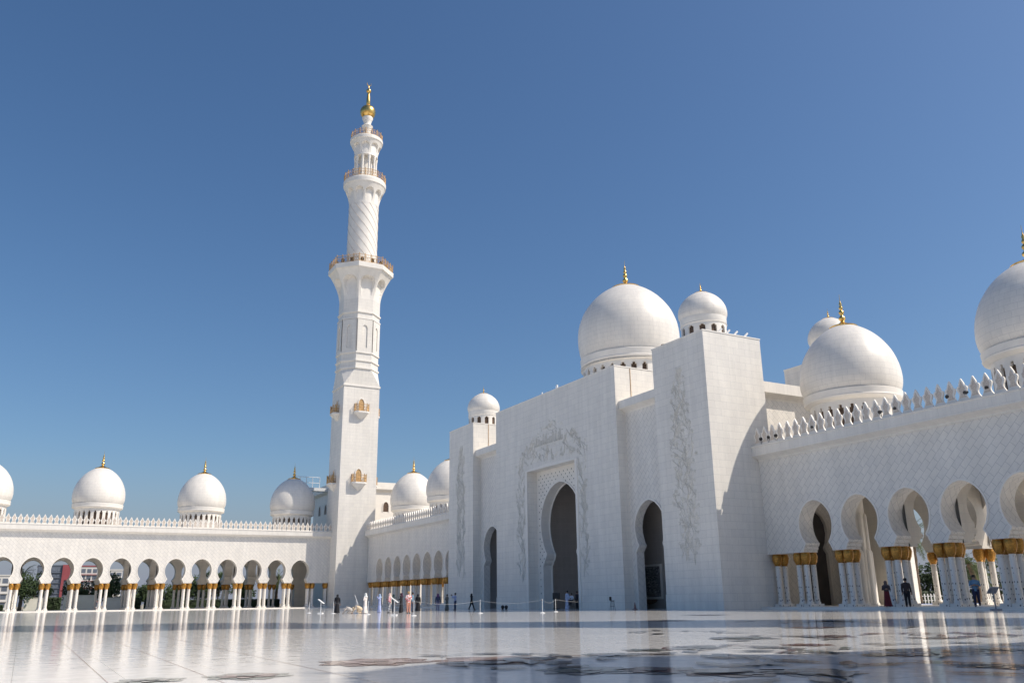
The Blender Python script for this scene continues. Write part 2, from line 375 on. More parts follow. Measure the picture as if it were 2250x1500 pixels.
def merlons(parent, P, us, v, z, flip):
    mb = MB(); poly = [(a*.92, b*.9) for a, b in MER] + [(-a*.92, b*.9) for a, b in reversed(MER[:-1])]
    L0 = (lambda p, t: (t, p[0], p[1])) if flip else (lambda p, t: (p[0], t, p[1]))
    mb.prism(poly, L0, -.07, .07); mb.i = 1
    for d in (-.08, .08):
        p2 = [(a*.6, .22+b*.72) for a, b in poly]
        mb.add([L0(p, d) for p in p2], [tuple(range(len(p2)))])
    m = build('merlon', mb, [M['rib'], M['band']], parent, loc=P(us[0], v, z))
    part_copies(m, parent, [P(u, v, z) for u in us])

def arcade(label, ax, plane, u0, u1, centers, domes, single=(), back_from=None, back_to=None, trans=(), dv=6., mer=None, cols=True):
    P = (lambda u, v, z: (plane+v, u, z)) if ax == 'X' else (lambda u, v, z: (u, plane+v, z))
    W = 12.2
    t = thing('arcade', label, 'arcade', P((u0+u1)/2, 0, 0))
    lo, hi = min(centers)-S/2, max(centers)+S/2
    bl = u0 if back_from is None else back_from; bh = u1 if back_to is None else back_to
    fr = MB(); bk = MB(); rim = MB()
    for c in centers:
        wall_bay(fr, P, c, c-S/2, c+S/2, 11.94, ARC, 0, 1.5); arch_rim(rim, P, c, ARC, 0)
        if bl <= c-S/2+.01 and c+S/2-.01 <= bh: wall_bay(bk, P, c, c-S/2, c+S/2, 11.94, ARC, W-1.5, W)
    def bx(mb, a, b, v0, v1, z0, z1):
        p, q = P(a, v0, z0), P(b, v1, z1); mb.box(p[0], q[0], p[1], q[1], z0, z1)
    for a, b in ((u0, lo), (hi, u1)):
        if b-a > .05: bx(fr, a, b, 0, 1.5, 4.23, 11.94)
    blo = min([c for c in centers if c-S/2 >= bl-.01])-S/2; bhi = max([c for c in centers if c+S/2 <= bh+.01])+S/2
    for a, b in ((bl, blo), (bhi, bh)):
        if b-a > .05: bx(bk, a, b, W-1.5, W, 0, 11.94)
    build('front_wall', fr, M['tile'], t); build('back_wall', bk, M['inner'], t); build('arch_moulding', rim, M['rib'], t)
    # cove and cornice
    cv = MB(); pr = [(0, 11.86), (-.12, 12.0), (-.38, 12.14), (-.7, 12.26), (-.7, 12.96), (-.76, 13.0), (-.76, 13.1), (-.1, 13.12), (-.1, 11.86)]
    cv.prism(pr, lambda p, u: P(u, p[0], p[1]), u0, u1)
    build('cornice', cv, M['trim'], t)
    rf = MB(); bx(rf, u0, u1, .0, W, 11.96, 12.7); build('roof', rf, M['rib'], t)
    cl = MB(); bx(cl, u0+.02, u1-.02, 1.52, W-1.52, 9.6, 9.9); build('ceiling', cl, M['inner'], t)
    if trans:
        for u in trans:
            tr = MB()
            Q = (lambda a, b, z: (plane+a, b, z)) if ax == 'X' else (lambda a, b, z: (b, plane+a, z))
            wall_bay(tr, Q, W/2, 1.55, W-1.55, 9.58, [(a*2.25 if z > 5.2 else a*2.6, 4.23+(z-4.23)*1.2) for a, z in ARC], u-.7, u+.7)
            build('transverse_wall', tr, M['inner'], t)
    if cols:
        pts = []; piers = sorted({round(c+d*S/2, 3) for c in centers for d in (-1, 1)})
        for p in piers:
            for a in (-.39, .39):
                for v in (.40, 1.14): pts.append(P(p+a, v, .17))
        for p in piers:
            if bl-.1 <= p <= bh+.1: pts += [P(p-.39, W-1.1, .17), P(p+.39, W-1.1, .17)]
        for u in trans:
            for v in (1.95, W-1.95): pts.append(P(u, v, .17))
        for u in single: pts += [P(u, .45, .17), P(u, 1.2, .17)]
        columns(t, pts)
    pl = MB(); bx(pl, u0, u1, -1.25, W+1.5, 0, .17); tag(build('arcade_platform', pl, M['rib']), kind='structure')
    ms = mer or (u0+.4, u1-.3); n = int((ms[1]-ms[0])/.83)
    us = [ms[0]+(i+.5)*(ms[1]-ms[0])/n for i in range(n)]
    if n > 100: us = us[:100]
    if cols: merlons(t, P, us, -.45, 13.1, ax == 'X')
    for u in domes:
        d = build('dome', MB().lathe((*P(u, dv, 0)[:2], 0), [(3.75, 12.7), (3.75, 13.05), (3.6, 13.2)], 48), M['rib'], t, smooth=30)
        dome_parts(d, P(u, dv, 0)[:2], 4.07 if dv < 6.5 else 4.15, 13.0, 16.15 if dv < 6.5 else 16.4, 24, 1.08, vs=1.13)
    return t

LC = [-3.56+S*i for i in range(-2, 12)]
arcade('sunlit white arcade with round horseshoe arches and domes, running left of the minaret', 'Y', 154.4, -15.2, 47.5, LC, [-7.71, 8.89, 25.49, 41.6], single=(46.95,), back_to=47.5, trans=(15.11, 19.26, -1.5, 31.7, 35.87), mer=(-14.9, 47.4))
CC = [144.33-S*i for i in range(0, 9)]
arcade('shaded white arcade seen edge-on between the minaret and the entrance building', 'X', 53.1, 104.75, 150.58, CC, [146.9, 130.4, 113.9], dv=7., single=(149.9, 147.9, 107.5), trans=(138.1, 133.95))
RC = [47.83-S*i for i in range(0, 8)]
big = arcade('large shaded white arcade with diagonal tiles at the right edge of the view', 'X', 53.1, 14.7, 53.16, RC, [48.55, 32.05], dv=7., single=(52.6,), trans=(41.6, 37.45, 25.), mer=(27.4, 53.0))
m = MB().lathe((61., 50.6, 0), [(.78, .17), (.78, 9.6)], 16)
for k in range(8):
    a = k*pi/4; m.lathe((61+.78*cos(a), 50.6+.78*sin(a), 0), [(.34, .17), (.34, .3), (.27, .4), (.27, 4.3), (.22, 4.5), (.1, 4.62)], 12)
    a += pi/8; m.lathe((61+.76*cos(a), 50.6+.76*sin(a), 0), [(.2, .17), (.2, 7.3), (.15, 7.5), (.05, 7.6)], 10)
build('fluted_pier', m, M['rib'], big, smooth=35)
# arcade on the near side of the courtyard, outside the frame to the right
arcade('white arcade on the near side of the courtyard', 'Y', 3.3-12.2, 13.2, 42.4, [13.2+S*(i+.5) for i in range(0, 7)], [20.5, 37.], cols=False)

# ------------------------------------------------------------------ minaret
def octa(r, ph=pi/8): return [(r*cos(ph+k*pi/4), r*sin(ph+k*pi/4)) for k in range(8)]
def railing(parent, pts, z, h=1.5, closed=True, name='railing'):
    mb = MB(); n = len(pts); segs = range(n if closed else n-1)
    for i in segs:
        a, b = Vector((*pts[i], 0)), Vector((*pts[(i+1) % n], 0)); L = (b-a).length; m = max(1, int(L/1.15)); d = (b-a)/m; u = d.normalized(); q = Vector((-u.y, u.x, 0))
        for k in range(m):
            p = a + d*k; mb.tube([(p.x, p.y, z), (p.x, p.y, z+h*1.12)], .075, 6)
            for zz in (z+.12, z+h*.6, z+h*.95): mb.tube([(p.x, p.y, zz), ((p+d).x, (p+d).y, zz)], .045, 4)
            m2 = 3
            for j in range(m2):
                s0, s1 = p+d*(j/m2), p+d*((j+1)/m2)
                mb.tube([(s0.x, s0.y, z+.12), (s1.x, s1.y, z+h*.6)], .028, 3); mb.tube([(s1.x, s1.y, z+.12), (s0.x, s0.y, z+h*.6)], .028, 3)
                c = (s0+s1)/2; mb.tube([(c.x, c.y, z+h*.6), (c.x, c.y, z+h*.95)], .03, 3)
    return build(name, mb, M['bronze'], parent)
def flare(mb, c, r0, r1, z0, z1, nr, octo, ph=0., n=None, arch=.78):
    """corbelled flare from r0 to r1 with arched niches between ribs"""
    per = 32; n = nr*per; nz = 44; prof = []
    def base(a):
        if not octo: return 1.
        x = ((a - pi/8) % (pi/4)) - pi/8; return cos(pi/8)/cos(x)
    o = len(mb.v)
    for i in range(nz+1):
        t = i/nz; z = z0+(z1-z0)*t; rf = r0+(r1-r0)*(t**1.7)
        for k in range(n):
            a = ph+2*pi*k/n; x = abs(((k % per)/per) - .5)*2; x = 1-x if False else x  # 0 at niche centre, 1 at rib
            w_ = .80 if t < arch*.7 else (.80*math.sqrt(max(0, 1-((t-arch*.7)/(arch*.3))**2)) if t < arch else 0)
            ww = w_*(.70+.30*min(1, t/.5))
            inside = x < ww
            edge = 0 if inside else 1
            r = (r0+(rf-r0)*edge if inside else rf)
            if inside: r = r0 + (rf-r0)*.12
            r *= base(a); mb.v.append((c[0]+r*cos(a), c[1]+r*sin(a), z))
    for i in range(nz):
        for k in range(n): k2 = (k+1) % n; mb.face([o+i*n+k, o+i*n+k2, o+(i+1)*n+k2, o+(i+1)*n+k])
def minaret(label, cx, cy):
    t = thing('minaret', label, 'minaret', (cx, cy, 0)); c = (cx, cy, 0); hw, hd = 3.49, 3.42
    b = MB().box(cx-hw, cx+hw, cy-hd, cy+hd, 0, 39.7)
    build('square_base', b, M['course'], t)
    build('plinth', MB().box(cx-hw-.05, cx+hw+.05, cy-hd-.05, cy+hd+.05, 0, 1.2), M['course'], t)
    m = MB().box(cx-hw-.14, cx+hw+.14, cy-hd-.14, cy+hd+.14, 39.7, 40.05); build('base_cornice', m, M['rib'], t)
    # broach from square to octagon
    m = MB(); oc = octa(3.98); sq = [(hw, hd), (-hw, hd), (-hw, -hd), (hw, -hd)]; z0, z1 = 40.05, 43.2
    V = [(cx+x, cy+y, z0) for x, y in sq] + [(cx+x, cy+y, z1) for x, y in oc]
    m.v += V
    # octagon vertices 0..7 at 22.5,67.5,...
    m.face([0, 4, 5]); m.face([1, 6, 7]); m.face([2, 8, 9]); m.face([3, 10, 11])
    m.face([0, 1, 6, 5]); m.face([1, 2, 8, 7]); m.face([2, 3, 10, 9]); m.face([3, 0, 4, 11])
    build('broach', m, M['course'], t)
    m = MB(); m.lathe(c, [(4.0, 43.2), (3.98, 57.4)], 8, ph=pi/8, capb=True)
    build('octagonal_shaft', m, M['course'], t)
    for z, h in ((43.15, .35), (44.6, .3), (46.2, .3), (53.0, .3), (54.3, .3)):
        m = MB(); m.lathe(c, [(4.0, z), (4.2, z+.03), (4.2, z+h), (4.0, z+h+.05)], 8, ph=pi/8, capt=False); build('string_course', m, M['rib'], t)
    for k in range(8):   # blind niches: frame boards proud of the face with an arched recess
        a = k*pi/4; n_ = Vector((cos(a), sin(a), 0)); tt = Vector((-sin(a), cos(a), 0)); r = 4.0*cos(pi/8)
        m = MB(); P = lambda u, v, z, n_=n_, tt=tt: tuple(Vector((cx, cy, z)) + n_*(r+.16-v) + tt*u)
        pr = [(.52, 47.3), (.52, 51.0), (.5, 51.3), (.42, 51.55), (.28, 51.75), (.12, 51.83), (0, 51.85)]
        wall_bay(m, P, 0, -1.46, 1.46, 52.95, pr, 0, .155); m2 = MB(); q = [P(-1.46, 0, 46.5), P(1.46, 0, 46.5), P(1.46, 0, 47.3), P(-1.46, 0, 47.3)]
        m.add(q, [(0, 1, 2, 3)]); build('blind_niche', m, M['course'], t)
    m = MB(); flare(m, c, 3.99, 6.15, 57.2, 62.9, 8, True, pi/8)
    build('corbel_flare', m, M['rib'], t, smooth=25)
    oc = octa(6.4); build('gallery', MB().lathe(c, [(6.1, 62.85), (6.4, 63.0), (6.45, 63.9), (6.3, 64.0)], 8, ph=pi/8, capb=True), M['rib'], t)
    railing(t, [(cx+x*.975, cy+y*.975) for x, y in oc], 64.0, 1.55)
    for k in range(16): a = 2*pi*k/16+.1; build('floodlight', MB().lathe((cx+5.2*cos(a), cy+5.2*sin(a), 64), [(.12, 0), (.12, .3), (.34, .5), (.34, 1.0), (.2, 1.15)], 8), M['blackp'], t)
    m = MB(); m.lathe(c, [(3.0, 64), (2.98, 78.2)], 48, uvm=True); build('round_shaft', m, M['rib'], t, smooth=30)
    m = MB()
    for k in range(12):
        for hand in (1,):
            pts = []
            for j in range(30):
                tt = j/29.; a = 2*pi*k/12 - hand*tt*pi*1.15; pts.append((cx+2.99*cos(a), cy+2.99*sin(a), 64.2+14*tt))
            m.tube(pts, .05, 5, cap=False)
    build('spiral_rib', m, M['band'], t, smooth=60)
    m = MB(); flare(m, c, 3.0, 4.15, 78.0, 82.2, 10, False); m.lathe(c, [(4.15, 82.2), (4.3, 82.35), (4.35, 83.2), (4.2, 83.5)], 60, capt=True)
    build('corbel_flare', m, M['rib'], t, smooth=25)
    railing(t, [(cx+4.2*cos(a), cy+4.2*sin(a)) for a in [2*pi*k/20 for k in range(20)]], 83.5, 1.5)
    m = MB(); m.lathe(c, [(1.35, 83.5), (1.35, 89.6)], 24); build('lantern_core', m, M['rib'], t, smooth=30)
    for k in range(10):
        a = 2*pi*(k+.5)/10; m = MB().lathe((cx+2.1*cos(a), cy+2.1*sin(a), 0), [(.3, 83.5), (.3, 83.9), (.25, 84.1), (.25, 88.4), (.33, 88.8), (.36, 89.3)], 10)
        build('lantern_column', m, M['rib'], t, smooth=30)
    m = MB(); m.lathe(c, [(.5, 89.25), (2.45, 89.28), (2.42, 89.6)], 60, capt=False); flare(m, c, 2.4, 3.25, 89.5, 92.6, 8, False); m.lathe(c, [(3.25, 92.6), (3.38, 92.7), (3.4, 93.3), (3.25, 93.5)], 60)
    build('corbel_flare', m, M['rib'], t, smooth=25)
    railing(t, [(cx+3.2*cos(a), cy+3.2*sin(a)) for a in [2*pi*k/16 for k in range(16)]], 93.5, 1.3)
    m = MB().lathe(c, [(1.15, 93.5), (.85, 94.6), (.78, 95.6), (.95, 96.4), (1.18, 96.9), (.8, 97.2), (.72, 97.6), (.9, 98.2), (1.15, 98.8), (1.1, 99.0)], 32); build('spire_neck', m, M['rib'], t, smooth=40)
    pr = [(.5, 98.75)] + [(1.62*sin(pi*(j+2)/18.), 100.35-1.62*cos(pi*(j+2)/18.)) for j in range(15)] + [(.5, 101.95), (.3, 102.05), (.42, 102.2), (.4, 103.2), (.3, 104.6), (.25, 105.0), (.3, 105.1)] + [(.5*sin(pi*(j+1)/8.)+.04, 105.55-.5*cos(pi*(j+1)/8.)) for j in range(7)] + [(.1, 106.2), (.06, 106.9)]
    g = build('golden_orb', MB().lathe(c, pr, 32), M['gold'], t, smooth=40)
    pts = [(cx+.45*sin(a), cy, 107.3-.45*cos(a)) for a in [x*.26-2.4 for x in range(19)]]
    build('crescent', MB().tube(pts, [.02+.07*sin(pi*j/18) for j in range(19)], 6), M['gold'], g)
    # balconies with arched doors, on each side at two levels
    for zf in (34.6, 21.5):
        for a in (-pi/2, pi, 0):
            n_ = Vector((cos(a), sin(a), 0)); tt = Vector((-sin(a), cos(a), 0)); r = hd if abs(sin(a)) > .5 else hw
            Q = lambda u, v, z, n_=n_, tt=tt, r=r: tuple(Vector((cx, cy, z)) + n_*(r+v) + tt*u)
            m = MB(); dd = 1.15; u_ = 1.35
            top = [(-u_, 0), (-u_, dd*.7), (-u_*.62, dd), (u_*.62, dd), (u_, dd*.7), (u_, 0)]
            m.v += [Q(u, v, zf+.28) for u, v in top] + [Q(u, v, zf) for u, v in top] + [Q(0, 0, zf-1.25)]
            m.face(range(6))
            for i in range(5): m.face([i, i+1, i+7, i+6]); m.face([6+i, 7+i, 12])
            bal = build('balcony', m, M['rib'], t)
            pts = [Q(u*.94, max(v*.94, .05), 0)[:2] for u, v in top]
            railing(bal, pts, zf+.28, 1.35, closed=False)
            m = MB(); dp = [(.55, zf+.3), (.55, zf+1.9), (.5, zf+2.2), (.36, zf+2.5), (.18, zf+2.68), (0, zf+2.75)]
            poly = [(-x, z) for x, z in dp] + [(x, z) for x, z in reversed(dp[:-1])]
            m.prism(poly, lambda p, v: Q(p[0], v, p[1]), .012, .03); dr = build('balcony_door', m, M['bronze'], t)
            m = MB(); arch_rim(m, lambda u, v, z: Q(u, -v, z), 0, dp, -.01, .16, .13); build('door_frame', m, M['rib'], dr)
    return t
minaret('tall white minaret with golden orb, where the far arcade meets the shaded one', 50.78, 154.05)
minaret('white minaret at the near corner of the courtyard', 47.5, 3.6)

# block behind the minaret
b = thing('annex_building', 'plain white block with small arched windows right behind the minaret', 'building', (57, 168, 0))
build('wall', MB().box(50.2, 70, 158.8, 176.5, 0, 21.4), M['rib'], b)
m = MB()
for z, q in ((21.4, 0), (21.7, .2), (22.0, .5), (22.2, .6)): pass
m.lathe((0, 0, 0), [(1, 0)], 3, capt=False); m = MB()
for k, (d, z0, z1) in enumerate(((.15, 21.4, 21.6), (.4, 21.6, 21.8), (.6, 21.8, 23.1))): m.box(50.2-d, 70+d, 158.8-d, 176.5+d, z0, z1)
build('cornice', m, M['rib'], b)
for (x, y, ax) in ((59.3, 158.8, 'y'), (50.2, 168, 'x'), (50.2, 172, 'x')):
    pr = [(.55, 17.6), (.55, 18.7), (.45, 19.1), (.25, 19.35), (0, 19.45)]; poly = [(-a, z) for a, z in pr]+[(a, z) for a, z in reversed(pr[:-1])]
    fn = (lambda p, v, x=x, y=y: (x+p[0], y-v, p[1])) if ax == 'y' else (lambda p, v, x=x, y=y: (x-v, y+p[0], p[1]))
    wv = build('window', MB().prism(poly, fn, .01, .03), M['wood'], b); m = MB()
    arch_rim(m, (lambda u, v, z, x=x, y=y: (x+u, y+v, z)) if ax == 'y' else (lambda u, v, z, x=x, y=y: (x+v, y+u, z)), 0, pr, 0, .14, .12); build('window_frame', m, M['rib'], wv)

# ------------------------------------------------------------------ entrance building
EB = thing('entrance_building', 'massive white marble entrance block with tall pointed doorway and carved flowers', 'building', (55, 78.8, 0))
H = 22.85; T = 48.
PX = lambda u, v, z: (T+v, u, z)
cb = MB()
CP = [(4.95, 0), (4.95, 14.7)]
cb.box(T, T+1.2, 66.2, 73.8, 0, H).box(T, T+1.2, 83.7, 91.2, 0, H).box(T, T+1.2, 73.8, 83.7, 14.7, H)
build('central_wall', cb, M['course'], EB)
build('central_side_wall', MB().box(T+1.2, 71, 66.2, 67.4, 10.2, H-.02).box(T+1.2, 71, 90, 91.2, 10.2, H-.02).box(T+1.2, T+1.9, 66.2, 71.2, 0, 10.2).box(T+1.2, T+1.9, 86.2, 91.2, 0, 10.2).box(70, 71, 67.4, 90, 0, H-.02), M['course'], EB)
build('central_roof', MB().box(T+1.2, 70, 67.4, 90, H-.9, H-.3), M['rib'], EB)
build('coping', MB().box(T-.04, T+1.24, 66.16, 91.24, H, H+.1).box(T+1.24, 71.04, 66.16, 66.6, H, H+.1).box(T+1.24, 71.04, 90.8, 91.24, H, H+.1), M['rib'], EB)
pan = MB(); PP = [(3.72, 0), (3.72, 4.5), (3.58, 4.62), (3.45, 4.7), (3.4, 4.95), (3.12, 5.2), (2.98, 5.5), (2.95, 5.72), (3.2, 6.05), (3.5, 6.6), (3.78, 7.3), (3.97, 8.1), (4.02, 8.9), (3.93, 9.7), (3.68, 10.5), (3.25, 11.25), (2.65, 11.95), (1.85, 12.55), (.95, 12.95), (0, 13.12)]
wall_bay(pan, lambda u, v, z: (49.2+v, u, z), 78.75, 73.8, 83.7, 14.7, PP, 0, 1.1)
build('doorway_panel', pan, M['rib'], EB)
m = MB(); arch_rim(m, lambda u, v, z: (49.2+v, u, z), 78.75, PP, 0, .16, .09); arch_rim(m, lambda u, v, z: (50.25+v, u, z), 78.75, [(a-.14, z-.1 if i else 0) for i, (a, z) in enumerate(PP)], 0, .14, .1)
build('doorway_moulding', m, M['rib'], EB)
m = MB(); P0 = lambda u, v, z: (T+v, u, z)
arch_rim(m, P0, 78.75, [(4.95, 0), (4.95, 14.7), (0, 14.7)], 0, .42, .07); build('panel_frame', m, M['rib'], EB, smooth=20)
# dark studs in a diagonal grid on the panel
m = MB()
for i in range(-12, 13):
    for j in range(0, 40):
        u = i*.40; z = .5+j*.36
        if (i+j) % 2 or z > 14.2: continue
        hw = 0
        for k in range(len(PP)-1):
            if PP[k][1] <= z <= PP[k+1][1]: q = (z-PP[k][1])/max(1e-6, PP[k+1][1]-PP[k][1]); hw = PP[k][0]*(1-q)+PP[k+1][0]*q
        if z < 13.5 and abs(u) < hw+.33: continue
        if abs(u) > 4.75: continue
        y = 78.75+u; m.add([(49.185, y-.075, z), (49.185, y, z-.09), (49.185, y+.075, z), (49.185, y, z+.09), (49.15, y, z)], [(0, 1, 4), (1, 2, 4), (2, 3, 4), (3, 0, 4)])
build('panel_studs', m, M['dark'], EB)
# vestibule
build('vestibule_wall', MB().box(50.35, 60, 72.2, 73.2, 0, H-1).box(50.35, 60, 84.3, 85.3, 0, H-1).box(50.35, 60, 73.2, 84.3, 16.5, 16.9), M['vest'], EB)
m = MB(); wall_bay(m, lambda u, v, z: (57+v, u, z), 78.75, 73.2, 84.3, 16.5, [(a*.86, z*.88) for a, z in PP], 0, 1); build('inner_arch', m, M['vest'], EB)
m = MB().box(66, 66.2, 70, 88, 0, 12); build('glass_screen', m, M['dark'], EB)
# wings
for y0, y1, yc, ya, yb in ((60.19, 66.2, 63.25, 60.4, 71.0), (91.2, 97.5, 94.3, 86.5, 97.3)):
    WP = [(2.16, 0), (2.16, 5.02), (2.06, 5.1), (1.98, 5.25), (1.78, 5.42), (1.7, 5.62), (1.86, 5.85), (2.02, 6.3), (2.16, 6.8), (2.2, 7.3), (2.1, 7.8), (1.85, 8.35), (1.45, 8.85), (.95, 9.25), (.45, 9.48), (0, 9.56)]
    m = MB(); wall_bay(m, lambda u, v, z: (49.04+v, u, z), yc, y0, y1, 18.3, WP, 0, .8); wing = build('wing_wall', m, M['tile'], EB)
    m = MB(); arch_rim(m, lambda u, v, z: (49.04+v, u, z), yc, WP, 0, .14, .08); build('arch_moulding', m, M['rib'], wing)
    m = MB(); pr = [(.02, 18.1), (-.08, 18.28), (-.3, 18.42), (-.6, 18.5), (-.72, 18.56), (-.72, 19.28), (-.66, 19.34), (.9, 19.34), (.9, 18.1)]
    m.prism(pr, lambda p, u: (49.04+p[0], u, p[1]), y0, y1); build('wing_cornice', m, M['trim'], EB)
    build('wing_roof', MB().box(49.94, 69, y0, y1, 18.4, 19.0), M['rib'], EB)
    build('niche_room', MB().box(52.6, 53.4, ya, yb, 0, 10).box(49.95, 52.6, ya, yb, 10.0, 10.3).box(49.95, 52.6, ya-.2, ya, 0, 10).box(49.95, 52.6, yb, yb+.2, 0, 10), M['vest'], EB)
build('lace_window', MB().box(52.5, 52.58, 66.6, 69.1, 1.05, 3.85), M['mosaic'], EB)
build('window_frame', MB().box(52.46, 52.59, 66.4, 66.6, .85, 4.05).box(52.46, 52.59, 69.1, 69.3, .85, 4.05).box(52.46, 52.59, 66.6, 69.1, 3.85, 4.05).box(52.46, 52.59, 66.6, 69.1, .85, 1.05), M['rib'], EB)
build('lace_window', MB().box(52.5, 52.58, 98.2-.9, 97.2, 1.1, 3.7), M['mosaic'], EB)
# towers
for tn, (y0, y1, rd) in (('tower', (53.17, 60.19, 2.22)), ('tower', (97.5, 104.75, 2.18))):
    tw = build(tn, MB().box(T, 54.6, y0, y1, 0, H), M['course'], EB)
    build('plinth', MB().box(T-.05, 54.65, y0-.05, y1+.05, 0, 1.22), M['course'], tw)
    build('coping', MB().box(T-.04, 54.64, y0-.04, y1+.04, H, H+.1), M['rib'], tw)
    yc = (y0+y1)/2; d = build('tower_dome', MB().lathe((51.35, yc, 0), [(rd*.98, H+.1), (rd*.98, H+.25), (rd*.95, H+.3)], 40), M['rib'], EB, smooth=30)
    dome_parts(d, (51.35, yc), rd, H+.25, H+1.65, 12, .75, small=True, drum_r=.92)
    bt = build('rear_tower', MB().box(64.8, 71.4, y0, y1, 0, H), M['course'], EB); build('coping', MB().box(64.76, 71.44, y0-.04, y1+.04, H, H+.1), M['rib'], bt)
    d = build('tower_dome', MB().lathe((68.1, yc, 0), [(rd*.98, H+.1), (rd*.98, H+.25), (rd*.95, H+.3)], 40), M['rib'], EB, smooth=30)
    dome_parts(d, (68.1, yc), rd, H+.25, H+1.65, 12, .75, small=True, drum_r=.92)
for a, b in ((66.15, 73.3), (84.2, 91.25)): build('plinth', MB().box(T-.05, T, a, b, 0, 1.22), M['course'], EB)
m = MB().box(54.6, 64.8, 56.2, 60, 0, 18.7); build('side_wall', m, M['tile'], EB)
SD = [(1.5, .17), (1.5, 4.6), (1.25, 4.9), (1.2, 5.1), (1.5, 5.6), (1.7, 6.4), (1.6, 7.2), (1.2, 7.9), (.6, 8.3), (0, 8.45)]
m = MB(); m.prism([(-a, z) for a, z in SD]+[(a, z) for a, z in reversed(SD[:-1])], lambda p, v: (61.8+p[0], 56.2-v, p[1]), .01, .02); build('side_opening_shade', m, M['deep'], EB)  # thin dark panel on the wall, painted shade of an open archway
m = MB(); arch_rim(m, lambda u, v, z: (61.8+u, 56.2+v, z), 0, SD, 0, .35, .3); build('side_opening_frame', m, M['inner'], EB)
m = MB(); m.prism([(.02, 18.3), (-.08, 18.5), (-.3, 18.66), (-.65, 18.8), (-.78, 18.86), (-.78, 19.85), (2, 19.85), (2, 18.72), (.02, 18.72)], lambda p, u: (u, 56.2+p[0], p[1]), 54.6, 64.8); build('side_cornice', m, M['trim'], EB)
md = build('main_dome', MB().lathe((59.45, 78.8, 0), [(5.9, H-.3), (5.9, H+.9), (5.7, H+1.1)], 64), M['rib'], EB, smooth=30)
dome_parts(md, (59.45, 78.8), 6.02, H+1, 26.7, 28, .87, drum_r=.92, low=.45, vs=1.01)
# drain pipes on the sunlit side faces
m = MB(); m.tube([(49.9, 66.17, 19.3), (49.9, 66.17, 22.8)], .03, 5); m.tube([(50.2, 97.47, 19.3), (50.2, 97.47, 22.9)], .03, 5); build('drain_pipe', m, M['bronze'], EB)

# carved flower reliefs
def leaf(m, x, pos, d, L, wd):
    n = Vector((-d.y, d.x)); a = pos; b = pos+d*L*.5+n*wd; c = pos+d*L; e = pos+d*L*.5-n*wd
    m.add([(x, a.x, a.y), (x, b.x, b.y), (x, c.x, c.y), (x, e.x, e.y), (x-.02, (pos+d*L*.5).x, (pos+d*L*.5).y)], [(0, 1, 4), (1, 2, 4), (2, 3, 4), (3, 0, 4)])
def vine(m, rng, x, p, ang, L, wd, inside, depth=0):
    pts = [p.copy()]; bend = rng.uniform(-.5, .5); n = max(4, int(L/.16))
    for i in range(n):
        ang += bend*.16 + rng.uniform(-.1, .1); q = pts[-1] + Vector((cos(ang), sin(ang)))*L/n
        if not inside(q): break
        pts.append(q)
        if rng.random() < .38:
            d = ang + rng.choice((-1, 1))*rng.uniform(.5, 1.1); leaf(m, x, q, Vector((cos(d), sin(d))), rng.uniform(.10, .21), rng.uniform(.025, .045))
        if depth < 2 and rng.random() < .17: vine(m, rng, x, q.copy(), ang+rng.choice((-1, 1))*rng.uniform(.5, 1.), L*rng.uniform(.25, .5), wd*.7, inside, depth+1)
    if len(pts) > 2:
        m.tube([(x-.01, q.x, q.y) for q in pts], [wd*(1-.5*i/len(pts)) for i in range(len(pts))], 4)
        e = pts[-1]
        if rng.random() < .8:
            for k in range(6): a = k*pi/3+rng.random(); leaf(m, x, e+Vector((cos(a), sin(a)))*.03, Vector((cos(a), sin(a))), .15, .045)
for seed, y0, y1, zl, zh in ((3, 55.1, 58.4, 3.3, 20.3), (8, 99.6, 102.6, 3.3, 20.3)):
    rng = random.Random(seed); m = MB(); mid = (y0+y1)/2
    def ins(q): 
        hw = (y1-y0)/2*min(1, .25+(zh-q.y)/5.)*(.86+.14*sin(q.y*1.3+seed)); return abs(q.x-mid-.12*sin(q.y*.9)) < hw*1.05 and zl < q.y < zh
    for i in range(96):
        z = zl+.2+(zh-zl-1.)*i/96.; vine(m, rng, T-.01, Vector((mid+rng.uniform(-1.1, 1.1)*min(1, (zh-z)/5.), z)), pi/2+rng.uniform(-.9, .9), rng.uniform(1.0, 2.2), .018, ins)
    build('flower_relief', m, M['relief'], EB)
rng = random.Random(21); m = MB()
def insc(q):
    u = abs(q.x-78.75)
    if q.y < 15.4: return 5.5 < u < 7.3+.35*sin(q.y*1.7) and q.y > 2.6
    if 17.0 < q.y < 18.5 and u < 3.0: return False
    return u < 7.4-(max(0, q.y-16.))**1.35*1.2+.5*sin(q.x*3) and q.y < 20.6
for i in range(34):
    for sg in (-1, 1):
        z = 2.8+12.4*i/34.; vine(m, rng, T-.01, Vector((78.75+sg*rng.uniform(5.7, 6.8), z)), pi/2+rng.uniform(-.8, .8), rng.uniform(1.2, 2.4), .024, insc)
for i in range(130):
    vine(m, rng, T-.01, Vector((78.75+rng.uniform(-6.6, 6.6), rng.uniform(15.5, 20.2))), rng.uniform(0, 2*pi), rng.uniform(.9, 1.9), .024, insc)
# carved script band above the doorway
x = 76.0
while x < 81.6:
    h = rng.choice((.9, 1.2, 1.2, .5, .7)); m.tube([(T-.02, x, 17.25), (T-.02, x+rng.uniform(-.05, .05), 17.25+h)], .04, 4)
    if rng.random() < .6: m.tube([(T-.02, x+.36*cos(a)*.5+.18, 17.4+.2*sin(a)) for a in [pi+k*.5 for k in range(8)]], .035, 4)
    if rng.random() < .5: m.tube([(T-.02, x-.06, 18.2), (T-.02, x+.1, 18.3)], .035, 4)
    x += rng.uniform(.14, .3)
build('flower_relief', m, M['relief'], EB)

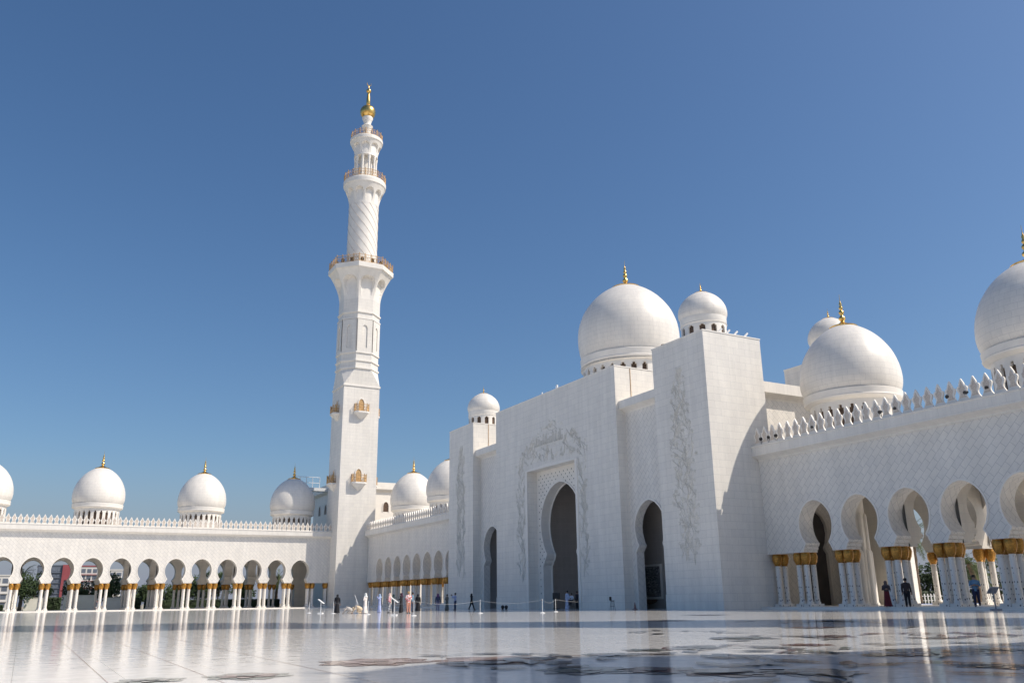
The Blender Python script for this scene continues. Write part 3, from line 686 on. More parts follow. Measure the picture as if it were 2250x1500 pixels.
# ------------------------------------------------------------------ courtyard floor and inlays
def sheet(name, x0, x1, y0, y1, z, mat, kind='structure'):
    o = build(name, MB().add([(x0, y0, z), (x1, y0, z), (x1, y1, z), (x0, y1, z)], [(0, 1, 2, 3)]), mat, fix=False); return tag(o, kind=kind)
cf = sheet('courtyard_floor', -160, 60, -120, 153.3, 0, M['floor'])
sheet('ground', -3000, 3000, -3000, 3000, -.3, M['ground'])
sheet('lawn', -200, 400, 168.5, 262, -.15, M['grass']); 
sheet('paving', 60, 400, -60, 64, .05, M['rib'])
rng = random.Random(5)
INL = {k: MB() for k in ('in_brown', 'in_pink', 'in_grey', 'in_green', 'in_maroon')}
def flat(key, pts, z): INL[key].add([(x, y, z) for x, y in pts], [tuple(range(len(pts)))])
def petal(key, x, y, a, L, wd, z, curl=.0):
    P_ = []
    for sgn in (1, -1):
        rr = range(0, 11) if sgn == 1 else range(10, -1, -1)
        for i in rr:
            t_ = i/10.; ww = wd*(sin(pi*t_**.8)**.8)*sgn; a2 = a+curl*t_; P_.append((x+cos(a2)*L*t_-sin(a2)*ww, y+sin(a2)*L*t_+cos(a2)*ww))
    Q_ = [P_[0]]
    for q in P_[1:]:
        if math.hypot(q[0]-Q_[-1][0], q[1]-Q_[-1][1]) > 1e-4: Q_.append(q)
    if math.hypot(Q_[0][0]-Q_[-1][0], Q_[0][1]-Q_[-1][1]) < 1e-4: Q_.pop()
    flat(key, Q_, z)
def flower(x, y, r, outer, inner, z=.004):
    n = rng.choice((6, 7, 8)); a0 = rng.random()*6
    for k in range(n): a = a0+2*pi*k/n; petal(outer, x, y, a, r, r*.36, z+.0004*k, rng.uniform(-.3, .3))
    for k in range(n): a = a0+2*pi*(k+.2)/n; petal(inner, x, y, a, r*.7, r*.2, z+.005+.0004*k, rng.uniform(-.3, .3))
    for k in range(5): petal(outer, x, y, a0+k*1.26, r*.3, r*.12, z+.010+.0004*k)
ZC = [.0205]
def ribbon(key, pts, w0, w1):
    n = len(pts); L1 = []; R1 = []
    for i, p in enumerate(pts):
        a, b_ = pts[max(0, i-1)], pts[min(n-1, i+1)]; d = Vector((b_[0]-a[0], b_[1]-a[1])).normalized(); ww = w0+(w1-w0)*i/(n-1)
        L1.append((p[0]-d.y*ww, p[1]+d.x*ww)); R1.append((p[0]+d.y*ww, p[1]-d.x*ww))
    ZC[0] += .00003; z = ZC[0]; o = len(INL[key].v)
    INL[key].v += [(x, y, z) for x, y in L1] + [(x, y, z) for x, y in R1]
    for i in range(n-1): INL[key].face([o+i, o+i+1, o+n+i+1, o+n+i])
def swirl(key, x, y, ang, L, w, k0, leafkey, nl=7):
    pts = [(x, y)]; n = 26
    for i in range(n): ang += k0*(1+1.6*i/n)*L/n; pts.append((pts[-1][0]+cos(ang)*L/n, pts[-1][1]+sin(ang)*L/n))
    ribbon(key, pts, w, w*.3)
    for j in range(nl):
        q = pts[int((j+.7)*n/nl)]; sg = 1 if j % 2 else -1; petal(leafkey, q[0], q[1], ang+sg*rng.uniform(.5, 1.3)+rng.uniform(-1, 1), rng.uniform(.45, .95), rng.uniform(.1, .2), .022+rng.random()*.002, rng.uniform(-.7, .7))
    return pts[-1]
for x, y, r, a, b_ in ((4.9, 13.4, .95, 'in_brown', 'in_pink'), (6.6, 12.6, 1.1, 'in_brown', 'in_pink'), (1.5, 12.0, .45, 'in_green', 'in_grey'), (2.65, 11.9, .6, 'in_green', 'in_maroon'), (14.6, 15.6, .9, 'in_grey', 'in_green'), (16.6, 15.0, .8, 'in_maroon', 'in_grey'),
        (11.4, 13.4, .55, 'in_grey', 'in_green'), (8.7, 12.6, .45, 'in_green', 'in_grey'), (10., 13.2, .5, 'in_grey', 'in_green'), (13.4, 12.6, .55, 'in_brown', 'in_maroon'), (6.6, 10.0, .75, 'in_grey', 'in_green'), (7.3, 9.5, .7, 'in_grey', 'in_maroon'), (7.9, 8.7, .8, 'in_brown', 'in_grey'),
        (8.6, 8.1, .7, 'in_grey', 'in_green'), (12.3, 9.6, .6, 'in_maroon', 'in_grey'), (17.6, 12.8, .7, 'in_grey', 'in_brown'), (11.2, 7.4, .6, 'in_grey', 'in_green'), (14.6, 9.6, .6, 'in_grey', 'in_maroon'), (21, 19.5, 1., 'in_grey', 'in_maroon'), (27, 24, 1.1, 'in_grey', 'in_green'), (24, 30, 1.1, 'in_maroon', 'in_grey'), (33, 38, 1.5, 'in_grey', 'in_maroon')):
    flower(x, y, r, a, b_)
for x, y, a, L, w_, k0, ky in ((5.6, 12.2, -.6, 5.5, .07, .5, 'in_grey'), (7.2, 12.4, .3, 6, .06, -.35, 'in_brown'), (8.6, 9.2, .2, 6, .07, .4, 'in_grey'), (9.5, 8.3, .4, 5, .07, -.5, 'in_grey'), (11, 11, .2, 6, .07, .5, 'in_maroon'), (12, 8.8, .2, 6, .07, .55, 'in_grey'), (10.5, 12.4, .8, 4, .05, -.8, 'in_grey'),
        (14, 11.5, .3, 6, .07, -.45, 'in_grey'), (15, 13.6, .5, 6, .07, .5, 'in_grey'), (17.5, 14.8, .4, 7, .08, -.4, 'in_maroon'), (6.2, 10.4, .3, 4, .06, .8, 'in_grey'), (7., 8.9, .1, 5, .06, -.6, 'in_grey'), (19, 12, .3, 6, .08, .6, 'in_grey'), (22, 17, .7, 7, .09, -.4, 'in_grey'), (16, 18, .6, 6, .08, .5, 'in_grey'), (13, 10.5, .1, 5, .06, -.9, 'in_grey'), (26, 21, .8, 8, .1, .4, 'in_grey'), (24, 26, .8, 8, .1, -.4, 'in_maroon')):
    q = swirl(ky, x, y, a, L, w_, k0, rng.choice(('in_grey', 'in_grey', 'in_green', 'in_maroon')))
for k, mb in INL.items(): tag(build('courtyard_floor_inlay', mb, M[k], fix=False), kind='structure')
m = MB()
for x0, y0, x1, y1 in ((1.02, 10, 1.02, 70), (2.2, 9, 2.2, 60), (7.2, 8, 7.2, 60), (-6, 17.6, 3.6, 17.6), (3.7, 9, 3.7, 40)): m.add([(x0-.008, y0, .0032), (x0+.008 if x0 == x1 else x1, y0 if x0 == x1 else y0-.02, .0032), (x1+.008 if x0 == x1 else x1, y1, .0032), (x0-.008, y1 if x0 == x1 else y1+.02, .0032)], [(0, 1, 2, 3)])
tag(build('floor_expansion_joint', m, M['in_pink'], fix=False), kind='structure')

# ------------------------------------------------------------------ people
CL = {}
def cloth(c, rough=.85):
    k = tuple(c)
    if k not in CL: CL[k] = plain('cloth_%d' % len(CL), c, rough, 0, .25, 4)
    return CL[k]
def pattern(c1, c2, sc_=14):
    m, nt, p, N, L = nm('patterned_cloth'); tc = N('ShaderNodeTexCoord'); n = noise(nt, sc_, 2, tc.outputs['Object']); L(mix(nt, ramp(nt, n.outputs['Fac'], .47, .53), c1, c2), p.inputs['Base Color']); p.inputs['Roughness'].default_value = .85; return m
SKIN = plain('skin', (.38, .22, .15), .55, 0, .08, 6); HAIRD = plain('dark_hair', (.02, .015, .012), .6, 0, .2, 20); HAIRB = plain('light_hair', (.42, .27, .12), .6, 0, .2, 20); SHOE = plain('shoe', (.03, .03, .035), .5, 0, .2, 8)
def figure(label, x, y, H, face, top, bottom, head, robe=False, arms='down', walk=0., z=0., seated=False, kneel=False, scarf=None, bare=False, bag=None):
    """face: heading in degrees (0 looks to +Y); top/bottom/head are materials"""
    t = thing('person', label, 'person', (x, y, z), R(-face)); k = H/1.75
    BASE[t.name] = Vector((0, 0, 0))   # parts are written in local coordinates
    V = lambda a, b, c: Vector((a, b, c))*k
    pel, ch, nk, hd, ht = V(0, 0, .93), V(0, 0, 1.32), V(0, 0, 1.49), V(0, .015, 1.60), V(0, .01, 1.70)
    sh = {-1: V(-.18, 0, 1.41), 1: V(.18, 0, 1.41)}; hip = {-1: V(-.09, 0, .90), 1: V(.09, 0, .90)}
    kn, an, toe, el, wr = {}, {}, {}, {}, {}
    for q in (-1, 1):
        st = walk*q; kn[q] = V(.095*q, .5*st+.02, .49); an[q] = V(.1*q, 1.0*st-.03*(1 if q < 0 else -1)*(walk > 0), .08+.06*(walk > 0 and q < 0)); toe[q] = an[q]+V(0, .15, -.05)
        if arms == 'down': el[q] = sh[q]+V(.06*q, -.03-.25*st, -.28); wr[q] = el[q]+V(.02*q, .07-.25*st, -.25)
        if arms == 'camera': el[q] = sh[q]+V(.05*q, .18, -.16); wr[q] = sh[q]+V(-.10*q, .36, .08)
        if arms == 'fold': el[q] = sh[q]+V(.07*q, .02, -.27); wr[q] = el[q]+V(-.19*q, .17, .04)
        if arms == 'up': el[q] = sh[q]+V(.08*q, .15, -.10); wr[q] = el[q]+V(-.05*q, .10, .22)
    if seated:
        for q in (-1, 1): kn[q] = V(.12*q, .42, .93-.02); an[q] = V(.12*q, .40, .48); toe[q] = an[q]+V(0, .14, -.05)
    if kneel:
        pel = V(0, -.25, .34); ch = V(0, .12, .50); nk = V(0, .28, .50); hd = V(0, .40, .46); ht = V(0, .48, .44)
        for q in (-1, 1):
            sh[q] = V(.17*q, .2, .50); hip[q] = V(.09*q, -.24, .32); kn[q] = V(.12*q, .12, .07); an[q] = V(.12*q, -.35, .08); toe[q] = V(.12*q, -.5, .05); el[q] = V(.22*q, .38, .28); wr[q] = V(.14*q, .52, .07)
    vs, es, rs = [], [], []
    def vt(p, r, par=None):
        vs.append(p); rs.append(r*k)
        if par is not None: es.append((par, len(vs)-1))
        return len(vs)-1
    P0 = vt(pel, .12); P1 = vt((pel+ch)/2, .115, P0); P2 = vt(ch, .13, P1); P3 = vt(nk, .055, P2); P4 = vt(hd, .09, P3); P5 = vt(ht, .075, P4)
    for q in (-1, 1):
        a = vt(sh[q], .055, P2); b_ = vt(el[q], .042, a); c = vt(wr[q], .026, b_); d = (wr[q]-el[q]).normalized(); pm = vt(wr[q]+d*.06*k, .03, c)
        sd = d.cross(Vector((0, 1, 0))); sd = sd.normalized() if sd.length > .1 else Vector((1, 0, 0)); nn = d.cross(sd)
        for j, L in enumerate((.075, .085, .08, .065)):
            o_ = sd*(j-1.5)*.02*k; f1 = vt(wr[q]+d*.095*k+o_, .0095, pm); f2 = vt(wr[q]+d*(.095+L*.55)*k+o_+nn*.012*k, .009, f1); vt(wr[q]+d*(.095+L*.9)*k+o_+nn*.03*k, .008, f2)
        th = vt(wr[q]+d*.04*k+sd*.045*k, .011, c); vt(wr[q]+d*.08*k+sd*.062*k, .01, th)
        h_ = vt(hip[q], .09, P0); n_ = vt(kn[q], .058, h_); m_ = vt(an[q], .038, n_); vt(toe[q], .032, m_)
    me = bpy.data.meshes.new('body'); me.from_pydata(vs, es, []); body = bpy.data.objects.new('body', me); col.objects.link(body); body.parent = t; me.materials.append(SKIN); BASE[body.name] = Vector((0, 0, 0))
    sk = body.modifiers.new('skin', 'SKIN'); sl_ = me.skin_vertices[0].data
    for i, r in enumerate(rs): sl_[i].radius = (r, r)
    sl_[0].use_root = True
    sb = body.modifiers.new('sub', 'SUBSURF'); sb.levels = sb.render_levels = 1
    # face: nose, eyes, mouth as one small mesh
    fd = (Vector((0, 1, 0)) if not kneel else Vector((0, .5, -.86))); f = MB(); c = hd + fd*.088*k
    f.add([c+Vector((-.014*k, 0, -.02*k)), c+Vector((.014*k, 0, -.02*k)), c+Vector((0, 0, .03*k)), c+fd*.025*k+Vector((0, 0, -.015*k))], [(0, 1, 3), (1, 2, 3), (2, 0, 3)])
    build('nose', f, SKIN, t)
    def tubem(name, pts, rad, m, n=10): return build(name, MB().tube(pts, [r*k for r in rad], n), m, t, smooth=60)
    shirt = MB()
    if kneel:
        shirt.tube([pel+V(0, -.12, -.1), pel, (pel+ch)/2+V(0, 0, .04), ch+V(0, 0, .02), nk], [.14*k, .22*k, .21*k, .19*k, .07*k], 12)
    else:
        shirt.loft([(0, 0, .86*k, .165*k, .12*k), (0, 0, 1.0*k, .16*k, .115*k), (0, 0, 1.2*k, .175*k, .12*k), (0, 0, 1.36*k, .21*k, .125*k), (0, 0, 1.44*k, .17*k, .10*k), (0, 0, 1.49*k, .075*k, .075*k)], 16)
    for q in (-1, 1): shirt.tube([sh[q]+V(-.03*q, 0, 0), sh[q]+V(.01*q, 0, -.03), el[q], wr[q]+(el[q]-wr[q])*(.05 if not bare else .75)], [.07*k, .075*k, .062*k, .045*k], 8)
    build('robe_top' if robe else 'shirt', shirt, top, t, smooth=60)
    if robe and not kneel:
        b_ = 1.25*walk
        build('robe_skirt', MB().loft([(0, 0, .03*k, .27*k, (.21+b_*.4)*k, .07), (0, 0, .3*k, .24*k, (.18+b_*.25)*k, .06), (0, 0, .6*k, .21*k, .15*k, .04), (0, 0, .88*k, .18*k, .13*k, .01), (0, 0, 1.05*k, .165*k, .12*k)], 24), bottom, t, smooth=60)
    else:
        tr_ = MB()
        for q in (-1, 1): tr_.tube([hip[q]+V(0, 0, .06), (hip[q]+kn[q])/2, kn[q], (kn[q]+an[q])/2, an[q]+V(0, 0, .0)], [.12*k, .1*k, .078*k, .07*k, .068*k], 10)
        build('trousers', tr_, bottom, t, smooth=60)
    for q in (-1, 1): tubem('shoe', [an[q]+V(0, -.06, -.04), an[q]+V(0, .04, -.035), toe[q]+V(0, .02, 0)], [.035, .045, .033], SHOE, 8)
    up_ = (ht-hd).normalized()
    if scarf:
        bk_ = V(0, -.02, 0)
        build('headscarf', MB().tube([ch+V(0, 0, .08)+bk_, nk+bk_, nk+up_*.04*k+bk_, hd+bk_, hd+up_*.06*k+bk_, ht+up_*.02*k+bk_, ht+up_*.05*k+bk_], [.19*k, .15*k, .10*k, .112*k, .115*k, .095*k, .04*k], 12), scarf, t, smooth=60)
    else:
        build('hair', MB().tube([hd+V(0, -.03, -.03), hd+V(0, -.025, .03), hd+V(0, -.02, .08), ht+up_*.03*k+V(0, -.01, 0), ht+up_*.05*k], [.07*k, .1*k, .104*k, .09*k, .04*k], 12), head, t, smooth=60)
    if arms == 'camera': c = (wr[-1]+wr[1])/2; c_ = MB().box(c.x-.07*k, c.x+.07*k, c.y+.03*k, c.y+.09*k, c.z, c.z+.10*k); ca = build('camera', c_.tube([(c.x, c.y+.08*k, c.z+.05*k), (c.x, c.y+.16*k, c.z+.05*k)], .035*k, 8), M['blackp'], None); ca.location = (0, 0, 0); ca.matrix_world = Matrix.Translation((x, y, z)) @ Matrix.Rotation(R(-face), 4, 'Z'); tag(ca, 'small black camera held up by ' + bag, 'camera')
    return t
BK = cloth((.012, .012, .016)); WH = cloth((.78, .72, .68)); NV = cloth((.03, .045, .10))
figure('woman in a black cloak standing alone left of the white-robed figure', 23.57, 74.13, 1.56, 20, BK, BK, HAIRD, robe=True, arms='down', scarf=BK)
figure('person in cream clothes bowing down on the floor behind the slim sign stand', 24.75, 72.2, 1.6, -75, cloth((.62, .50, .36)), cloth((.62, .50, .36)), HAIRD, kneel=True, scarf=cloth((.62, .50, .36)))
figure('person in beige robes crouching low, left of the slim sign stand', 23.6, 71.2, 1.4, -60, cloth((.50, .46, .42)), cloth((.50, .46, .42)), HAIRD, kneel=True, scarf=cloth((.50, .46, .42)))
figure('person in a long white robe standing beside a rope post', 24.89, 70.72, 1.62, -40, WH, WH, HAIRD, robe=True, arms='fold', scarf=cloth((.66, .68, .66)))
figure('person in a pale lilac-blue robe and headscarf lifting a phone', 27.65, 74.86, 1.57, -70, cloth((.36, .42, .68)), cloth((.36, .42, .68)), HAIRD, robe=True, arms='up', scarf=cloth((.30, .42, .62)))
figure('woman in a red and pink patterned top with pale headscarf and black-and-white trousers', 27.01, 70.74, 1.60, -60, pattern((.50, .06, .10), (.75, .55, .55)), pattern((.75, .75, .75), (.03, .03, .06)), HAIRD, arms='fold', scarf=cloth((.68, .50, .46)))
figure('person with a dark teal headscarf standing behind the woman in red and pink', 29.4, 75.98, 1.55, 80, cloth((.03, .07, .09)), cloth((.02, .03, .05)), HAIRD, arms='down', scarf=cloth((.02, .045, .05)))
figure('woman in a black cloak right behind the middle information stand', 28.36, 71.48, 1.62, -50, BK, BK, HAIRD, robe=True, arms='fold', scarf=cloth((.05, .012, .03)))
figure('fair-haired person in a pink and white top and salmon trousers', 27.22, 67.04, 1.68, 180, pattern((.70, .14, .17), (.80, .74, .72), 9), cloth((.58, .28, .20)), HAIRB, arms='fold')
figure('person in a light blue shirt standing behind the fair-haired one', 31.31, 76.12, 1.72, 120, cloth((.16, .27, .36)), cloth((.06, .07, .10)), HAIRD, arms='down')
figure('woman in a flared black cloak standing right of the fair-haired person', 32.56, 77.82, 1.57, 30, BK, BK, HAIRD, robe=True, arms='down', scarf=BK)
figure('person with a purple headscarf and navy coat near the tower foot', 35.26, 79.31, 1.6, 20, NV, cloth((.22, .20, .28)), HAIRD, arms='down', scarf=cloth((.09, .03, .12)))
figure('person in a grey-green dress against the base of the left tower', 36.91, 80.79, 1.55, -30, cloth((.13, .125, .11)), cloth((.10, .11, .10)), HAIRD, robe=True, arms='fold')
figure('man in a pale blue shirt and jeans holding up a camera', 38.95, 83.24, 1.7, -85, cloth((.42, .48, .68)), NV, HAIRD, arms='camera', bag='the man in jeans')
figure('person in black striding to the right in front of the left tower', 39.96, 81.49, 1.62, 100, BK, BK, HAIRD, arms='down', walk=.26, scarf=BK)
figure('man in a long white robe standing in the tall doorway', 48.3, 76.5, 1.78, -100, cloth((.55, .58, .72)), cloth((.55, .58, .72)), HAIRD, robe=True, arms='down')
figure('man in a white shirt perched on a stool in the doorway', 47.6, 74.6, 1.5, -120, cloth((.62, .64, .70)), cloth((.02, .02, .03)), HAIRD, arms='fold', seated=True, z=.0)
figure('person in dark clothes standing behind the seated man in the doorway', 48.9, 75.6, 1.7, -90, cloth((.02, .02, .03)), BK, HAIRD, arms='down')
figure('woman in a long dark red skirt and grey shawl leaning by the arcade columns', 51.9, 41.2, 1.72, -130, cloth((.09, .07, .075)), cloth((.11, .012, .02)), HAIRD, robe=True, arms='fold', z=.17, scarf=cloth((.10, .08, .085)))
figure('man in a dark jacket and black trousers standing between two column groups', 51.95, 39.65, 1.86, 60, cloth((.045, .03, .028)), BK, HAIRD, arms='down', z=.17)
figure('small far-off person in a turquoise shirt seen beyond the arcade', 72.5, 54.3, 1.62, 40, cloth((.04, .36, .38)), NV, HAIRD, arms='up', z=.05)
figure('man in a light blue polo shirt and dark blue trousers walking under the arcade edge', 51.95, 34.7, 1.92, -120, cloth((.13, .25, .38)), cloth((.018, .022, .06)), HAIRD, arms='fold', walk=.12, z=.17, bare=True)

# ------------------------------------------------------------------ stands, ropes and small things
def lectern(label, x, y, h, rz, mat=None, slim=False):
    t = thing('information_stand', label, 'sign stand', (x, y, 0), rz, None); BASE[t.name] = Vector((0, 0, 0)); mat = mat or M['whitep']
    build('base', MB().box(-.26, .26, -.2, .2, 0, .09), mat, t); build('post', MB().box(-.03, .03, -.03, .03, .09, h-.1), mat, t)
    m = MB(); a, b_ = (.34, .24) if not slim else (.16, .16)
    m.prism([(-b_, h-.30 if not slim else h-.55), (b_, h+.04 if not slim else h+.35), (b_-.02, h+.08 if not slim else h+.38), (-b_-.02, h-.26 if not slim else h-.42)], lambda p, u: (u, p[0], p[1]), -a*.8, a*.8)
    pn = build('sign_board', m, mat, t); return t
lectern('white slanted information stand, leftmost of the three stands', 22.3, 74.6, 1.1, R(60))
lectern('slim white sign stand beside the person bowing down', 24.4, 71.6, 1.15, R(70), slim=True)
lectern('white information stand in front of the woman in red and pink, closest of the stands', 22.2, 57.2, 1.12, R(60))
lectern('grey slanted sign stand on the floor in front of the right arcade', 50.3, 32.5, 1.25, R(150), cloth((.30, .30, .32)))
SP = []
def stanchion(label, x, y, h=.95):
    t = thing('rope_post', label, 'rope post', (x, y, 0), 0, 'white rope posts in front of the entrance'); BASE[t.name] = Vector((0, 0, 0))
    build('base', MB().lathe((0, 0, 0), [(.02, 0), (.19, .0), (.19, .025), (.05, .06)], 20), M['whitep'], t, smooth=30); build('post', MB().lathe((0, 0, 0), [(.018, .05), (.018, h-.03), (.028, h-.02), (.028, h), (.01, h+.015)], 10), M['whitep'], t, smooth=30); return (x, y, h-.05)
A = stanchion('leftmost white rope post, left of the first information stand', 22.75, 79.66); B = stanchion('white rope post just left of the woman in the black cloak', 23.14, 73.77)
C_ = stanchion('white rope post right beside the person in the long white robe', 22.9, 64.4); D = stanchion('white rope post in front of the fair-haired person', 22.6, 54.7)
E_ = stanchion('white rope post in front of the left tower and wing', 29.93, 59.58); F_ = stanchion('white rope post in front of the tall doorway', 32.79, 55.31); G = stanchion('white rope post farther back, just right of the doorway post', 36.6, 59.7)
H2 = (44.5, 62.6, .9)
for lab, a, b_ in (('thin white rope from the leftmost post to the second', A, B), ('thin white rope passing behind the bowing person', B, C_), ('thin white rope in front of the standing group', C_, D), ('long thin white rope running right past the walking person', D, E_), ('thin white rope across the front of the left wing', E_, F_), ('thin white rope in front of the tall doorway, toward the high stool', F_, G), ('thin white rope from the back post to the high stool', G, H2)):
    pts = [(a[0]+(b_[0]-a[0])*i/10, a[1]+(b_[1]-a[1])*i/10, a[2]+(b_[2]-a[2])*i/10-.22*sin(pi*i/10)) for i in range(11)]
    tag(build('rope', MB().tube(pts, .005, 4), M['rope']), lab, 'rope')
def stool(label, x, y, h, back=False):
    t = thing('high_stool', label, 'stool', (x, y, 0), R(30)); BASE[t.name] = Vector((0, 0, 0))
    build('seat', MB().lathe((0, 0, 0), [(.05, h-.06), (.2, h-.05), (.2, h), (.1, h+.01)], 16), M['blackp'], t, smooth=30)
    for a in range(4): c = a*pi/2+.78; build('leg', MB().tube([(.13*cos(c), .13*sin(c), h-.05), (.25*cos(c), .25*sin(c), 0)], .018, 5), M['blackp'], t)
    build('foot_ring', MB().tube([(.2*cos(k*.524), .2*sin(k*.524), h*.4) for k in range(13)], .012, 4), M['blackp'], t)
    if back: build('backrest', MB().box(-.2, .2, .16, .2, h, h+.32), M['blackp'], t)
stool('dark high stool with backrest standing against the wall right of the doorway', 44.9, 63.8, .78, True); stool('stool under the man in the white shirt', 47.6, 74.6, .74)
t = thing('monitor_stand', 'black screen on a stand at the left side of the doorway', 'screen stand', (48.7, 79.3, 0), R(-60)); BASE[t.name] = Vector((0, 0, 0))
build('screen', MB().box(-.4, .4, -.05, .05, .95, 1.6), M['blackp'], t); build('pole', MB().tube([(0, 0, 0), (0, 0, 1)], .03, 6), M['blackp'], t); build('base', MB().box(-.3, .3, -.25, .25, 0, .05), M['blackp'], t)
for lab, x, y in (('left black ball-shaped object on the floor near the wall', 45.2, 84.6), ('right black ball-shaped object on the floor near the wall', 45.2, 83.8)):  # two small dark ball-shaped objects
    tag(build('dark_ball', MB().lathe((x, y, 0), [(.1, 0), (.12, .05), (.17, .14), (.19, .24), (.15, .35), (.06, .42)], 14), M['blackp'], smooth=40), lab, 'floor lamp', 'ball-shaped dark objects')
tag(build('traffic_cone', MB().box(46.85, 47.2, 63.25, 63.6, 0, .04).lathe((47.02, 63.43, 0), [(.13, .04), (.03, .6)], 14), M['in_maroon'], smooth=30), 'small dark red cone at the foot of the right side arch', 'cone')
for lab, x, y in (('left white box on the floor by the left tower', 42.9, 96.2), ('right white box on the floor by the left tower', 43.3, 94.6)):
    tag(build('box', MB().box(x, x+.7, y, y+.7, 0, .6).box(x-.03, x+.73, y-.03, y+.73, .6, .66), M['whitep']), lab, 'box')
# bronze basin under the lace window
t = thing('wall_basin', 'brown half-round basin mounted under the lace window of the right side arch', 'basin', (52.2, 67.9, .5)); BASE[t.name] = Vector((0, 0, 0))
b_ = build('bowl', MB().lathe((0, 0, 0), [(.12, -.1), (.4, 0), (.62, .15), (.68, .32), (.62, .34), (.1, .1)], 20), M['wood'], t, smooth=40)
# roof fittings
for lab, x, y, z, r_ in (('white dome camera on the roof edge above the doorway', 48.4, 77.5, 22.95, .12), ('small white lamp on the roof edge left of the roof camera', 48.4, 80.7, 22.8, .08)):
    tag(build('roof_camera', MB().lathe((x, y, z), [(.06, 0), (.06, .15), (r_, .18), (r_, .42), (r_*.85, .52)], 12).box(x-.2, x+.2, y-.03, y+.03, z+.2, z+.26), M['whitep'], smooth=30), lab, 'camera')
for i, (lab, y, x) in enumerate((('first white floodlight tube on the right tower roof, beside the corner', 53.5, 50.3), ('second white floodlight tube on the right tower roof', 53.5, 51.2), ('third white floodlight tube on the right tower roof', 53.5, 52.1), ('fourth white floodlight tube on the right tower roof, nearest its rear edge', 53.5, 53.3))):
    tag(build('roof_floodlight', MB().tube([(x-.25, y, H+.1), (x+.2, y-.05, H+.55)], .09, 10).box(x-.3, x-.1, y-.1, y+.1, H+.1, H+.18), M['whitep']), lab, 'floodlight', 'floodlights on the right tower')
tag(build('roof_pipe', MB().tube([(48.2, 59.0, H+.2), (48.9, 58.2, H+.25)], .1, 10).box(48.7, 48.9, 58.1, 58.4, H+.1, H+.2), M['bronze']), 'short grey-brown tube on the left edge of the right tower roof', 'floodlight')
t = MB()
for x in (45.2, 46.4, 47.8): t.tube([(x, 165, 22.2), (x, 165, 24.3)], .06, 4)
for z in (23.2, 24.3): t.tube([(43.0, 165, z), (47.8, 165, z)], .05, 4)
for x in (43.0, 44.0): t.tube([(x, 165, 23.2), (x, 165, 24.3)], .05, 4)
t.box(45.1, 50.2, 164.2, 165.8, 21.6, 22.2); t.tube([(43, 165, 23.2), (45.2, 165, 22.2)], .05, 4)
tag(build('roof_frame', t, M['whitep']), 'white metal frame on the roof beside the block behind the minaret', 'metal frame')
for i in range(9):   # black spotlights between the merlons of the large arcade
    y = (52.2, 51.3, 50.5, 46.6, 40.3, 39.0, 34.9, 33.6, 32.1)[i]; lab = ['first', 'second', 'third', 'fourth', 'fifth', 'sixth', 'seventh', 'eighth', 'ninth'][i]
    tag(build('spotlight', MB().tube([(52.55, y, 13.6), (52.8, y, 13.68)], [.14, .10], 12).tube([(52.72, y, 13.1), (52.72, y, 13.6)], .03, 5), M['blackp']), lab + ' black spotlight between the merlons of the large arcade, counted from the tower', 'spotlight', 'spotlights between the merlons')

# ------------------------------------------------------------------ beyond the arcades: trees, hedges, buildings
def palm_parts(seed, h, fl, n=34):
    rng = random.Random(seed); tr = MB(); pts = [(.25*sin(i*.3), .15*sin(i*.22), h*i/14.) for i in range(15)]
    tr.tube(pts, [.34-.10*i/14.+(.05 if i % 2 else 0) for i in range(15)], 10); top = Vector(pts[-1]); cr = MB()
    for i in range(n):
        a = rng.uniform(0, 2*pi); el = rng.uniform(-.75, 1.25); L = fl*rng.uniform(.8, 1.1); p = top.copy(); prev = None; d = Vector((cos(a)*cos(el), sin(a)*cos(el), sin(el)))
        m_ = 12; ax_ = []
        for j in range(m_+1): ax_.append(p.copy()); p = p+d*L/m_; d = (d+Vector((0, 0, -.13))).normalized()
        cr.tube(ax_, [.035*(1-j/(m_+2)) for j in range(m_+1)], 3)
        for j in range(1, m_):
            t_ = (ax_[j+1]-ax_[j-1]).normalized(); sd = t_.cross(Vector((0, 0, 1))).normalized(); up2 = sd.cross(t_)
            for sg in (-1, 1):
                for q in (0, .5):
                    o_ = ax_[j]+t_*(L/m_)*q; ll = .16*L*sin(pi*(j+q)/(m_+1))**.6*rng.uniform(.8, 1.1); tip = o_+(sd*sg*.8+t_*.65+up2*rng.uniform(-.35, .25))*ll
                    cr.add([o_-t_*.035, o_+t_*.035, tip], [(0, 1, 2)])
    return tr, cr
PM = {}
def palm(label, x, y, h, fl, seed, group=None):
    t = thing('palm_tree', label, 'palm tree', (x, y, -.1), R(seed*47), group); BASE[t.name] = Vector((0, 0, 0))
    tr, cr = palm_parts(seed, h, fl); build('trunk', tr, M['trunk'], t, smooth=40); build('crown', cr, M['palm'], t, fix=False); return t
palm('palm tree seen through the second arch from the left', -.5, 196, 6.9, 3.0, 1)
palm('big palm tree seen through the second arch left of the minaret', 47.2, 190, 6.4, 3.6, 2)
palm('palm tree just left of the minaret, beyond the last arches', 51.9, 192, 3.2, 2.4, 3)
palm('tall palm tree filling the gap under the third arch of the large arcade', 82.0, 61.2, 7.2, 3.2, 4)
palm('palm tree with drooping fronds behind the second column group of the large arcade', 84.0, 66.5, 4.6, 3.0, 5)
palm('palm tree seen under the fourth arch of the large arcade', 88.0, 58.8, 4.2, 3.2, 6)
palm('low palm tree right of the fourth arch of the large arcade', 92.0, 60.8, 3.2, 2.6, 9)
palm('palm tree beyond the rightmost arch of the large arcade', 88.0, 52.6, 4.4, 3.2, 7)
palm('palm tree between the right column groups, farther away', 100.0, 64.0, 5.2, 3.2, 8)
